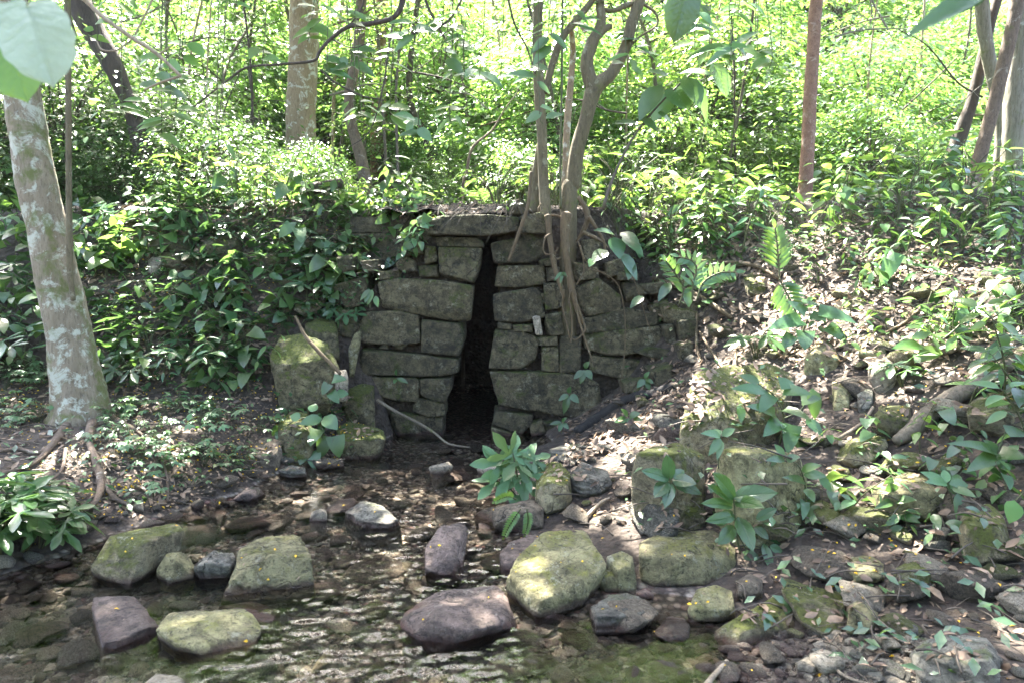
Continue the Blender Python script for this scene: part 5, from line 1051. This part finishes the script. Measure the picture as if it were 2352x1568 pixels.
pxplant('seedling', 'pale lobed seedling at the corner of the tall pale block', YG(1652, 1075, .05), [[(1650,1075,3),(1652,1030,3),(1655,1000,3)]], [(1655,1000,1620,998,22,-.1), (1655,1005,1635,1045,22,-.1), (1657,1010,1650,1052,18,-.1), (1658,1000,1690,985,20,0), (1655,998,1640,980,16,.1)], 'leaf_herb', 'ovate', 'seedling', tiltcam=.8)
pxplant('seedling', 'bunched leafy shoot rising beside the tall pale block', YG(1852, 1180, .08), [[(1855,1260,5),(1852,1180,5),(1850,1120,4),(1835,1070,3),(1800,1050,3)]],
    [(1800,1050,1782,1020,20,0), (1802,1055,1768,1060,20,-.1), (1805,1055,1835,1050,22,-.05), (1840,1080,1880,1070,24,-.1), (1845,1090,1900,1095,26,-.05), (1850,1110,1815,1100,22,-.15), (1850,1120,1870,1150,24,-.1), (1848,1150,1850,1190,26,-.1,0,'heart'), (1880,1090,1910,1130,22,-.05), (1850,1160,1815,1175,20,-.05,0,'heart'), (1852,1190,1885,1200,18,-.1), (1853,1210,1830,1240,20,-.1)], 'leaf_mid', 'ovate', 'seedling', 'leafy shoot', tiltcam=.75)
pxplant('seedling', 'yellow leaved lobed plant with long pale stalks at the sunny edge', YG(2170, 800, .15), [[(2150,790,5),(2190,760,5),(2240,710,4)], [(2240,710,4),(2200,660,3)], [(2195,755,3),(2090,700,3)]],
    [(2240,708,2300,695,60,-.1,0,'palm'), (2240,705,2215,690,60,0,0,'palm'), (2200,770,2180,800,60,-.1,0,'palm'), (2140,765,2105,775,56,-.1,0,'palm'), (2120,795,2060,800,34,-.1,0,'ovate'), (2160,800,2110,830,40,-.1,0,'ovate'), (2290,740,2340,735,34,0,0,'ovate')], 'leaf_light', 'palm', 'plant', 'long stalked lobed plant', tiltcam=.6)
pxplant('seedling', 'broad leaved plant reaching in below the rotten log', YG(2300, 1080, .1), [[(2330,1120,5),(2300,1070,5),(2290,1040,4)], [(2290,1040,4),(2310,990,3)]],
    [(2290,1040,2200,1018,34,-.1), (2290,1045,2240,1082,44,-.15,0,'heart'), (2295,1040,2352,1050,50,-.1,0,'heart'), (2290,1035,2265,1010,30,0), (2310,990,2370,1000,36,0), (2300,1060,2310,1085,40,-.1,0,'heart')], 'leaf_mid', 'heart', 'seedling', 'broad leaf plant below the log', tiltcam=.6)
pxplant('seedling', 'small seedling with roundish leaves on the broad pale boulder', YG(2055, 1190, .05), [[(2060,1200,4),(2055,1150,4),(2050,1120,3)]], [(2050,1130,2046,1108,34,0,0,'ovate'), (2052,1150,2100,1148,24,-.1), (2052,1150,2020,1170,20,-.1), (2060,1180,2110,1200,28,-.1)], 'leaf_mid', 'ovate', 'seedling', tiltcam=.8)
pxplant('seedling', 'spray of pale leaves with one long hanging leaf by the cracked boulder', YG(2190, 1180, .08), [[(2190,1200,4),(2185,1140,4),(2170,1110,3)]], [(2170,1110,2120,1085,26,0), (2175,1110,2140,1110,24,-.1), (2180,1110,2230,1115,26,0), (2185,1120,2240,1140,26,-.1), (2200,1130,2210,1205,32,-.1), (2170,1110,2175,1075,22,.1), (2185,1115,2215,1090,24,.1)], 'leaf_herb', 'ovate', 'seedling', tiltcam=.7)
pxplant('seedling', 'yellowing leaf on a bent stalk at the edge by the cracked boulder', 2.9, [[(2380,1100,4),(2350,1130,4),(2330,1150,3)]], [(2330,1148,2326,1200,44,-.05)], 'leaf_light', 'ovate', 'seedling', tiltcam=.9)
pxplant('vine', 'heart leaved vine draped over the bank edge by the passage mouth', 5.4, [[(735,960,4),(740,1000,4),(735,1040,3)], [(735,960,4),(690,960,3),(660,975,3)]],
    [(740,960,690,975,30,-.1,0,'ovate'), (745,955,770,985,38,-.1,0,'ovate'), (730,985,712,1020,40,-.1,0,'heart'), (750,1000,735,1050,44,-.05,0,'heart'), (770,1000,778,1050,44,-.05,0,'heart'), (720,1035,722,1078,40,-.1,0,'heart'), (690,1040,650,1058,26,-.05,0,'ovate'), (700,1040,690,1065,24,-.1,0,'ovate'), (715,945,725,925,26,.05,0,'ovate'), (690,960,665,955,24,0,0,'ovate')], 'leaf_mid', 'heart', 'vine', 'heart leaved vine', tiltcam=.8)
pxplant('seedling', 'heart leaved seedling between the broad mossy boulder and the wall', 5.55, [[(760,930,3),(752,900,3),(755,870,3)]], [(755,880,740,905,28,-.05,0,'heart'), (765,870,792,872,26,-.05,0,'heart'), (760,900,775,925,26,-.05,0,'heart'), (770,905,800,905,24,0,0,'ovate')], 'leaf_mid', 'heart', 'seedling', tiltcam=.8)
for lab, Y, x, y, lv in (('small lobed sprig rooted in a joint above the big base block', 6.2, 1340, 862, [(1340,850,1320,870,16), (1342,848,1335,880,16), (1345,848,1358,870,18), (1342,845,1352,832,14)]),
                         ('hand leaved sprig on the face of the big base block', 6.2, 1305, 915, [(1305,905,1285,920,14), (1305,905,1297,950,18), (1310,905,1328,925,18), (1305,902,1310,890,12)]),
                         ('dark sprig under the big base block near the black log', 6.1, 1290, 975, [(1290,970,1265,975,12), (1290,970,1285,990,12), (1292,970,1305,985,12), (1290,968,1300,960,10)]),
                         ('tiny twin leaved sprig on the long block by the doorway', 6.25, 912, 872, [(910,870,905,880,10), (912,868,935,880,12), (910,862,908,850,8)]),
                         ('sprig of drooping leaves beside the upper blocks', 6.2, 850, 690, [(850,670,838,695,14), (855,665,845,700,16), (862,680,866,705,14), (850,665,828,690,12)]),
                         ('pale hanging sprig on the roots of the forked tree', 6.2, 1290, 640, [(1290,625,1275,645,8), (1292,628,1288,650,8), (1292,625,1300,635,8)]),
                         ('small plant below the wall blocks near the black log', 6.0, 1480, 880, [(1480,870,1465,890,16), (1482,870,1492,895,16), (1480,868,1490,855,12), (1483,870,1500,880,12)]),
                         ('pale leaved shoot beside the wall foot litter', 5.2, 1440, 965, [(1440,960,1415,970,18), (1442,955,1430,940,14), (1445,955,1470,950,18), (1442,960,1450,980,14), (1445,960,1475,965,14)])):
    pxplant('sprig', lab, Y, [[(x, y+18, 3), (x, y, 3), lv[0][:2]+(2,)]], [l+(-.05,) for l in lv], 'leaf_mid', 'ovate', 'plant', tiltcam=.8)
def frond(label, Y, spine, lenpx, pairs, mat, lm=None, w=11):
    C = spline(np.array([(a, b, 0) for a, b in spine], float), pairs+3)[:, :2]; T = np.gradient(C, axis=0); T /= np.linalg.norm(T, axis=1)[:, None]; L = []
    for i in range(2, pairs+2):
        t = (i-2)/pairs; l = lenpx*(1-.6*t)*(.75+.25*min(1, t*5)); nx = np.array([-T[i][1], T[i][0]])
        for sg in (-1, 1): d = nx*sg*.8+T[i]*.6; L.append((C[i][0], C[i][1], C[i][0]+d[0]*l, C[i][1]+d[1]*l, w, -.03, 0, 'lance'))
    L.append((C[-1][0], C[-1][1], C[-1][0]+T[-1][0]*lenpx*.5, C[-1][1]+T[-1][1]*lenpx*.5, w, 0, 0, 'lance'))
    return pxplant('frond_plant', label, Y, [[(a, b, 4) for a, b in spine]], L, mat, 'lance', 'plant', lm, tiltcam=.9)
frond('bright yellow green upright frond glowing in the sun', 5.7, [(1790,640),(1788,600),(1785,560),(1780,525)], 58, 9, 'leaf_light', 'bright upright frond')
frond('dark feathery frond drooping below the bright upright frond', 5.6, [(1790,640),(1800,660),(1815,690),(1830,720)], 60, 8, 'leaf_mid')
frond('pale feathery frond arching over the sunny bank edge', 5.8, [(1590,690),(1592,650),(1600,620),(1590,600),(1560,590)], 46, 8, 'leaf_herb', 'pale arching frond')
frond('second pale frond spreading beside the arching one', 5.8, [(1600,690),(1615,650),(1650,628),(1690,625)], 44, 8, 'leaf_herb')
frond('feathery frond pointing up in the litter beyond the large dark leaves', 5.9, [(1560,700),(1570,660),(1545,620),(1530,600)], 40, 7, 'leaf_mid')
for lab_, sp_, l_ in (('small glossy fern frond reaching sideways below the lobed fern', [(1186,1146),(1170,1140),(1152,1144),(1136,1152)], 15), ('small glossy fern frond drooping lowest toward the water below the lobed fern', [(1196,1168),(1182,1188),(1168,1210),(1158,1232)], 16), ('small glossy fern frond hanging straight down below the lobed fern', [(1210,1168),(1213,1188),(1211,1208),(1206,1226)], 15)):
    frond(lab_, YG(1170, 1195, .1), sp_, l_, 11, 'leaf_light', None, 6)
pxplant('seedling', 'big smooth grey green leaf catching the sun on the slope', YG(2035, 640, .1), [[(2035,640,4),(2040,610,4)]], [(2055,580,2032,655,44,-.1,0,'heart')], 'leaf_herb', 'heart', 'plant', 'big sunlit leaf', tiltcam=.9)
pxplant('seedling', 'cluster of large dark arum leaves on the litter slope', YG(1840, 790, .12), [[(1840,800,5),(1845,760,5),(1860,720,4)]], [(1850,720,1810,690,34,0), (1840,735,1775,755,46,-.1,0,'heart'), (1860,725,1895,735,36,-.1,0,'heart'), (1880,715,1970,740,46,-.1,0,'heart'), (1860,700,1855,685,40,.1,0,'heart'), (1850,760,1850,800,44,-.1,0,'heart'), (1900,750,1945,785,44,-.1,0,'heart'), (1820,770,1800,800,34,-.05,0,'heart')], 'leaf_dark', 'heart', 'plant', 'large arum leaves', tiltcam=.6)
# leaves dangling from the arching bough and twigs near the top
for k in range(62):
    x, y = RNG.uniform(180, 1820), RNG.uniform(-10, 330)
    if x > 1250: y *= .45; Y = RNG.uniform(4.6, 7.4)
    n_ = RNG.randrange(3, 7); st = [(x-RNG.uniform(-60, 60), -130, 2), (x-RNG.uniform(-15, 15), min(y-60, -40), 2), (x, y-20, 2), (x+RNG.uniform(-10, 10), y+20, 2)]
    lv = [(x+RNG.uniform(-14, 14), y-20+40*i/n_, x+RNG.choice([-1, 1])*RNG.uniform(25, 60), y-20+40*i/n_+RNG.uniform(-12, 40), RNG.uniform(14, 30), RNG.uniform(-.15, .15)) for i in range(n_)]
    e = pxplant('leafy_twig', 'x', Y, [st], lv, RNG.choice(['leaf_light', 'leaf_mid', 'leaf_herb', 'leaf_shrub']), 'ovate', 'twig', tiltcam=RNG.uniform(.3, .9))
    AUTO.append([e, (x, y), f'leafy twig with {["three","four","five","six"][n_-3]} leaves', 'leafy_twig', 'twig', 'leafy twigs hanging across the top'])

# ---------------------------------------------------------------- loose stones
STN = []
for k in range(14):
    r = np.random.RandomState(300+k); pts = r.normal(size=(14, 3))*np.array([1, .75, .42]); pts /= np.maximum(np.linalg.norm(pts/np.array([1, .75, .42]), axis=1)[:, None], .6)
    v, f = rock_geo(pts, 4 if k < 8 else 3, 110, .08, 9, 400+k); STN.append((v, f, MB().add(v, [f]).mesh('stone', M['grey'])))
TONE = [('grey', 'grey'), ('brown', 'brown'), ('purple', 'dark red'), ('pale', 'pale'), ('mossy', 'olive')]
SLM = ['flat', 'angular', 'rounded', 'jagged', 'chunky', 'wedge shaped', 'blocky']
def stones(poly, n, size, tones, name, group, mind, zoff=.15, zr=None, fl=1.):
    xs = [p[0] for p in poly]; ys = [p[1] for p in poly]; got = []; tries = 0
    while len(got) < n and tries < n*80:
        tries += 1; x, y = RNG.uniform(min(xs), max(xs)), RNG.uniform(min(ys), max(ys)); c = False; j = len(poly)-1
        for i in range(len(poly)):
            if (poly[i][1] > y) != (poly[j][1] > y) and x < (poly[j][0]-poly[i][0])*(y-poly[i][1])/(poly[j][1]-poly[i][1])+poly[i][0]: c = not c
            j = i
        if not c: continue
        p, nn = hit(x, y)
        if p is None or (zr and not zr[0] <= p.z <= zr[1]): continue
        s = RNG.uniform(*size)*RNG.choice([.6, .8, 1, 1, 1.5]); sp = s*F/p.y
        if any((x-a)**2+(y-b)**2 < (.75*(sp+q))**2*.8 for a, b, q in got): continue
        got.append((x, y, sp)); k = RNG.randrange(14); tone, tw_ = RNG.choices(TONE, tones)[0]
        o = link(name, STN[k][2]); o.location = p+Vector((0, 0, s*zoff)); o.scale = (s, s*RNG.uniform(.8, 1.1), s*RNG.uniform(.8, 1.2)*fl); o.rotation_euler = (RNG.uniform(-.25, .25), RNG.uniform(-.25, .25), RNG.uniform(0, 6.28))
        o.material_slots[0].link = 'OBJECT'; o.material_slots[0].material = M[tone]
        mw = Matrix.LocRotScale(o.location, o.rotation_euler, o.scale); A = np.array(mw); v = STN[k][0]@A[:3, :3].T+A[:3, 3]; SOLID_V.append(v); SOLID_F.append(np.c_[STN[k][1], STN[k][1][:, 2]])
        sw = 'tiny' if s < .035 else 'small' if s < .06 else 'fist sized' if s < .09 else 'large'
        AUTO.append([o, (x, y), f'{sw} {SLM[k % 7]} {tw_} {name.split("_")[-1]}', name, 'stone', group])
STREAM = [(600,1090),(800,1060),(880,1030),(1020,1000),(1140,1005),(1220,1040),(1130,1130),(1150,1250),(1160,1350),(1240,1430),(1400,1430),(1620,1440),(1700,1500),(1720,1568),(0,1568),(0,1330),(200,1320),(440,1190)]
stones([(560,1180),(860,1080),(1130,1060),(1150,1250),(1160,1380),(900,1420),(620,1400)], 22, (.10, .19), (1, 2, 6, .6, 0), 'submerged_rock', 'flat slabs under the water', 1, .12, (-.25, .0), .5)
stones([(1440,1010),(1700,980),(2000,1000),(2320,1150),(2352,1400),(1960,1380),(1850,1280),(1640,1230),(1440,1210)], 34, (.10, .22), (2, 1, .4, 1, 5), 'bank_rock', 'rough rocks tumbled on the bank', 1, .25)
stones([(1480,640),(1720,600),(2320,640),(2352,980),(1960,960),(1860,830),(1560,840)], 30, (.09, .2), (2, 1, .3, 2, 5), 'bank_rock', 'rough rocks tumbled on the bank', 1, .25)
stones(STREAM, 165, (.06, .15), (3, 3, 4, 1.5, .6), 'stream_stone', 'stones in the stream', 1, .2, (-.25, .02))
stones([(0,1370),(220,1340),(360,1480),(620,1520),(640,1568),(0,1568)], 70, (.03, .075), (2, 4, 1.2, 4, 0), 'stream_stone', 'stones in the stream', 1, .35, (-.25, .02))
stones([(460,1160),(860,1080),(1130,1090),(1140,1170),(700,1260),(450,1250)], 34, (.035, .08), (2, 3, 3, 2.5, 0), 'stream_stone', 'stones in the stream', 1, .2, (-.25, .02))
stones([(1240,1400),(1620,1430),(1750,1568),(1100,1568),(1160,1480)], 90, (.03, .075), (3, 3, 1.5, 4, .0), 'stream_stone', 'stones in the stream', 1, .35, (-.25, .06))
stones([(1230,1060),(1450,1000),(1640,1200),(1500,1230),(1300,1200)], 26, (.05, .11), (3, 3, 1, 1, 2), 'bank_stone', 'stones on the banks', 1, .3)
stones([(1600,980),(2300,700),(2352,1400),(1960,1500),(1850,1280),(1700,1240)], 34, (.05, .13), (2, 2, .5, 1.5, 3), 'bank_stone', 'stones on the banks', 1, .3)
stones([(1700,1450),(2352,1400),(2352,1568),(1700,1568)], 26, (.03, .07), (3, 3, 1, 2, 1), 'bank_stone', 'stones on the banks', 1, .3)
stones([(560,930),(820,920),(800,1060),(600,1080)], 14, (.04, .09), (2, 3, .5, 1, 2), 'bank_stone', 'stones on the banks', 1, .3)
stones([(600,560),(960,480),(980,640),(840,700),(640,760)], 26, (.06, .14), (0, 1, 0, .5, 4), 'bank_stone', 'stones on the banks', 1, .3)
stones([(180,1180),(440,1150),(600,1075),(640,1060),(620,1100),(450,1195),(210,1310),(0,1345),(0,1290)], 34, (.05, .12), (2, 4, 2, 1, 1), 'bank_stone', 'stones on the banks', 1, .25, (-.03, .4))
stones([(1330,970),(1580,870),(1660,900),(1570,1000),(1400,1020)], 22, (.06, .15), (3, 2, .5, 1, 3), 'bank_stone', 'stones on the banks', 1, .25)
stones([(1450,520),(1700,520),(1750,760),(1600,740)], 10, (.06, .12), (0, 1, 0, .5, 4), 'bank_stone', 'stones on the banks', 1, .3)

rg = np.random.RandomState(21)
def ground_pts(n, poly):
    xs = [p[0] for p in poly]; ys = [p[1] for p in poly]; out = []; t = 0
    while len(out) < n and t < n*6:
        t += 1; x, y = RNG.uniform(min(xs), max(xs)), RNG.uniform(min(ys), max(ys)); c = False; j = len(poly)-1
        for i in range(len(poly)):
            if (poly[i][1] > y) != (poly[j][1] > y) and x < (poly[j][0]-poly[i][0])*(y-poly[i][1])/(poly[j][1]-poly[i][1])+poly[i][0]: c = not c
            j = i
        if c: out.append((x, y))
    return out
# gravel: uncountable small stones of the bed and margins
gm = {'grey': MB(), 'brown': MB(), 'pale': MB(), 'purple': MB()}
d1, f1 = ico(2)
for (x, y) in ground_pts(6500, [(0,1330),(440,1180),(800,1060),(1140,1010),(1220,1040),(1160,1250),(1240,1430),(1640,1400),(1760,1450),(2352,1480),(2352,1568),(0,1568)]):
    p, nn = hit(x, y)
    if p is None or p.z > .12: continue
    s = RNG.uniform(.008, .024)*RNG.choice([.7, 1, 1.4]); a = rg.uniform(0, 6.28); v = d1*np.array([1, .75, .45])*s*(1+.25*rg.normal(size=(len(d1), 1)))
    v = v@np.array([[math.cos(a), math.sin(a), 0], [-math.sin(a), math.cos(a), 0], [0, 0, 1]])+np.array(p[:])+[0, 0, s*.2]
    gm[rg.choice(['grey', 'brown', 'pale', 'purple'], p=[.26, .24, .40, .10])].add(v, [f1])
for k, mb in gm.items(): tag(mb.obj('gravel', M[k], smooth=False), kind='stuff')

# ---------------------------------------------------------------- litter, petals and twigs lying on whatever is below them
off = np.cumsum([0]+[len(v) for v in SOLID_V]); allf = [SOLID_F[0], SOLID_F[1]]+[f+o for f, o in zip(SOLID_F[2:], off[2:-1])]
SBVH = BVHTree.FromPolygons(np.vstack(SOLID_V).tolist(), np.vstack(allf).tolist())
LIT = [leafT(.45, 'ovate', 3, .5, -.25), leafT(.55, 'ovate', 3, -.4, .3), leafT(.35, 'lance', 3, .6, .2), leafT(.5, 'obov', 3, .3, .5)]
def lay(n, poly, T, size, mb, zmin=.01, lift=.006, tilt=.45, maxslope=.55):
    P, D, U, Z = [], [], [], []
    for (x, y) in ground_pts(n, poly):
        p, nn = hit(x, y, SBVH)
        if p is None or p.z < zmin or p.y > 11 or nn.z < maxslope or RNG.random() > (p.y/5.5)**2: continue
        P.append((p+nn*lift)[:]); a = RNG.uniform(0, 6.28); d = Vector((math.cos(a), math.sin(a), 0)); d = d-nn*d.dot(nn); D.append((d+nn*RNG.uniform(-.1, tilt))[:])
        U.append((nn+Vector((RNG.uniform(-tilt, tilt), RNG.uniform(-tilt, tilt), 0)))[:]); Z.append(RNG.uniform(*size))
    place_leaves(mb, T, P, D, U, Z)
RBANK = [(1240,1060),(1440,960),(1500,620),(1400,470),(2352,450),(2352,1568),(1900,1568),(1700,1440),(1640,1220),(1300,1220)]
LSHELF = [(0,850),(240,900),(560,900),(640,880),(860,920),(860,1060),(600,1090),(430,1170),(220,1200),(0,1120)]
SLOPE = [(160,440),(1000,430),(1000,640),(830,700),(640,760),(600,900),(200,900)]
TOP = [(300,430),(1450,430),(1450,520),(1200,490),(300,520)]
scatter([(2352,420),(3000,400),(3000,1200),(2352,1200)], 46, ['seed0', 'seed4', 'crest0', 'crest2', 'crest3', 'heart1'], 'slope_seedling', (.7, 1.2), adjf, 'seedling', 'seedlings on the dirt bank', .4, None, 34)
scatter([(-560,420),(-60,420),(-60,900),(-560,950)], 40, SK, 'shade_seedling', (.8, 1.3), adjf, 'seedling', 'seedlings covering the shaded bank', .5, None, 30)
mb = MB()
for T, k in zip(LIT, (1, 1, .8, .7)):
    lay(int(900*k), RBANK, T, (.03, .085), mb); lay(int(330*k), LSHELF, T, (.03, .08), mb); lay(int(380*k), SLOPE, T, (.04, .09), mb); lay(int(260*k), TOP, T, (.05, .1), mb)
    lay(int(1500*k), RBANK, T, (.015, .04), mb); lay(int(500*k), LSHELF, T, (.015, .035), mb); lay(int(500*k), SLOPE, T, (.02, .04), mb)
    lay(int(500*k), [(2352,450),(3100,450),(3100,1568),(2352,1568)], T, (.03, .085), mb); lay(int(200*k), [(-600,850),(0,850),(0,1300),(-600,1300)], T, (.03, .085), mb); lay(int(260*k), [(1280,980),(1560,830),(1660,900),(1570,1020),(1300,1060)], T, (.03, .08), mb); lay(int(420*k), [(1480,560),(2200,560),(2300,800),(1900,860),(1500,740)], T, (.05, .10), mb)
tag(mb.obj('leaf_litter', M['litter']), kind='stuff')
mb = MB(); TP = leafT(.6, 'ovate', 2, .5, .3)
ALLG = [(0,900),(640,880),(880,960),(1240,1040),(1450,960),(1700,800),(2352,700),(2352,1568),(0,1568)]
lay(1200, ALLG, TP, (.009, .024), mb, .005, .004, .3); lay(800, LSHELF, TP, (.010, .026), mb, .005); lay(420, SLOPE, TP, (.012, .026), mb)
tag(mb.obj('fallen_petals', M['petal']), kind='stuff')
mb = MB(); TN = leafT(.22, 'lance', 2, .3, .1); lay(700, ALLG, TN, (.015, .035), mb, .005, .004, .2)
tag(mb.obj('fallen_leaflets', M['litter']), kind='stuff')
mb = MB()
for poly, n in ((RBANK, 300), (LSHELF, 120), (SLOPE, 160), (TOP, 110)):
    for (x, y) in ground_pts(n, poly):
        p, nn = hit(x, y, SBVH)
        if p is None or p.z < .02 or p.y > 10: continue
        a = RNG.uniform(0, 6.28); L = RNG.uniform(.08, .35); d = Vector((math.cos(a), math.sin(a)*.7, RNG.uniform(-.25, .35))); q = p+nn*.012
        tube(mb, spline(np.array([(q-d*L*.5)[:], (q+Vector((RNG.uniform(-.03, .03), 0, RNG.uniform(0, .03))))[:], (q+d*L*.5)[:]]), 6), np.linspace(.005, .002, 6)*RNG.uniform(.5, 1.3), 4)
tag(mb.obj('twig_litter', M['twig']), kind='stuff')
# ground cover: tiny low leaves nobody would count
mb = MB()
for poly, n in ((SLOPE, 2600), (TOP, 700), ([(1400,440),(2352,430),(2352,620),(1500,600)], 1500), (RBANK, 500), (LSHELF, 350)):
    P, D, U, Z = [], [], [], []
    for (x, y) in ground_pts(n, poly):
        p, nn = hit(x, y, SBVH)
        if p is None or p.z < .05 or p.y > 12 or inwall(x, y): continue
        a = RNG.uniform(0, 6.28); P.append((p+nn*RNG.uniform(.01, .12))[:]); D.append((math.cos(a), math.sin(a)-.3, RNG.uniform(-.6, .2))); U.append((RNG.gauss(0, .3), RNG.gauss(-.4, .3), 1)); Z.append(RNG.uniform(.03, .085))
    place_leaves(mb, LT['small'], P, D, U, Z)
tag(mb.obj('ground_cover', M['leaf_dark']), kind='stuff')
# moss and debris overhanging the wall head
mb = MB()
for _ in range(260):
    x, y = RNG.uniform(560, 1560), RNG.uniform(445, 500); p, nn = hit(x, y, SBVH)
    if p is None or p.y > 9: continue
    q = p; L = RNG.uniform(.05, .28); pts = [q[:], (q+Vector((RNG.uniform(-.1, .1), -.08, .05)))[:], (q+Vector((RNG.uniform(-.2, .2), -.16-RNG.uniform(0, .1), -L)))[:]]
    tube(mb, spline(np.array(pts), 8), np.linspace(.004, .0015, 8), 4)
tag(mb.obj('hanging_rootlets', M['twig']), kind='stuff')

for e, p, d in THK: AUTO.append([e, p, 'thin '+d+' in the thicket', 'thicket_branch', 'branch', 'bare branches in the thicket'])
# ---------------------------------------------------------------- labels of the scattered things: what they are and what they stand by
REL = {(-1, 0): 'left of', (1, 0): 'right of', (0, -1): 'above', (0, 1): 'below'}
USED = {}
def rel(p, lm):
    dx, dy = p[0]-lm[1][0], p[1]-lm[1][1]; d = math.hypot(dx, dy)
    r = REL[(1 if dx > 0 else -1, 0)] if abs(dx) > abs(dy) else REL[(0, 1 if dy > 0 else -1)]
    return ('just ' if d < 55 else 'well ' if d > 190 else '')+r+' the '+lm[0]
for o, p, desc, noun, cat, group in AUTO:
    near = sorted(LM, key=lambda l: (l[1][0]-p[0])**2+(l[1][1]-p[1])**2)
    cand = [f'{desc} {rel(p, near[0])}', f'{desc} between the {near[0][0]} and the {near[1][0]}', f'{desc} {rel(p, near[1])}', f'{desc} {rel(p, near[0])}, {rel(p, near[1])}', f'{desc} between the {near[0][0]} and the {near[2][0]}', f'{desc} {rel(p, near[2])}', f'{desc} {rel(p, near[3])}', f'{desc} {rel(p, near[1])}, {rel(p, near[2])}', f'{desc} {rel(p, near[4])}']
    cand = [c for c in cand if len(c.replace(',', '').split()) <= 16]
    for c in cand:
        if c not in USED: lab = c; break
    else:
        lab = cand[0]
    USED.setdefault(lab, []).append((o, group)); tag(o, lab, cat, group)
print('objects', len(bpy.data.objects), 'shared labels', sum(len(v) for v in USED.values() if len(v) > 1))

# ---------------------------------------------------------------- faint humid air under the trees
hz = MB().add([(-70, -14, -1.5), (70, -14, -1.5), (70, 146, -1.5), (-70, 146, -1.5), (-70, -14, 30), (70, -14, 30), (70, 146, 30), (-70, 146, 30)],
              [[(0, 3, 2, 1), (4, 5, 6, 7), (0, 1, 5, 4), (1, 2, 6, 5), (2, 3, 7, 6), (3, 0, 4, 7)]])
m_, nt_, out_ = newmat('haze'); pv = N(nt_, 'VolumePrincipled'); pv.inputs['Color'].default_value = (.95, 1, .95, 1); pv.inputs['Density'].default_value = .0006; pv.inputs['Anisotropy'].default_value = .3
nt_.links.new(pv.outputs[0], out_.inputs['Volume'])
tag(hz.obj('haze', m_, smooth=False), kind='stuff')
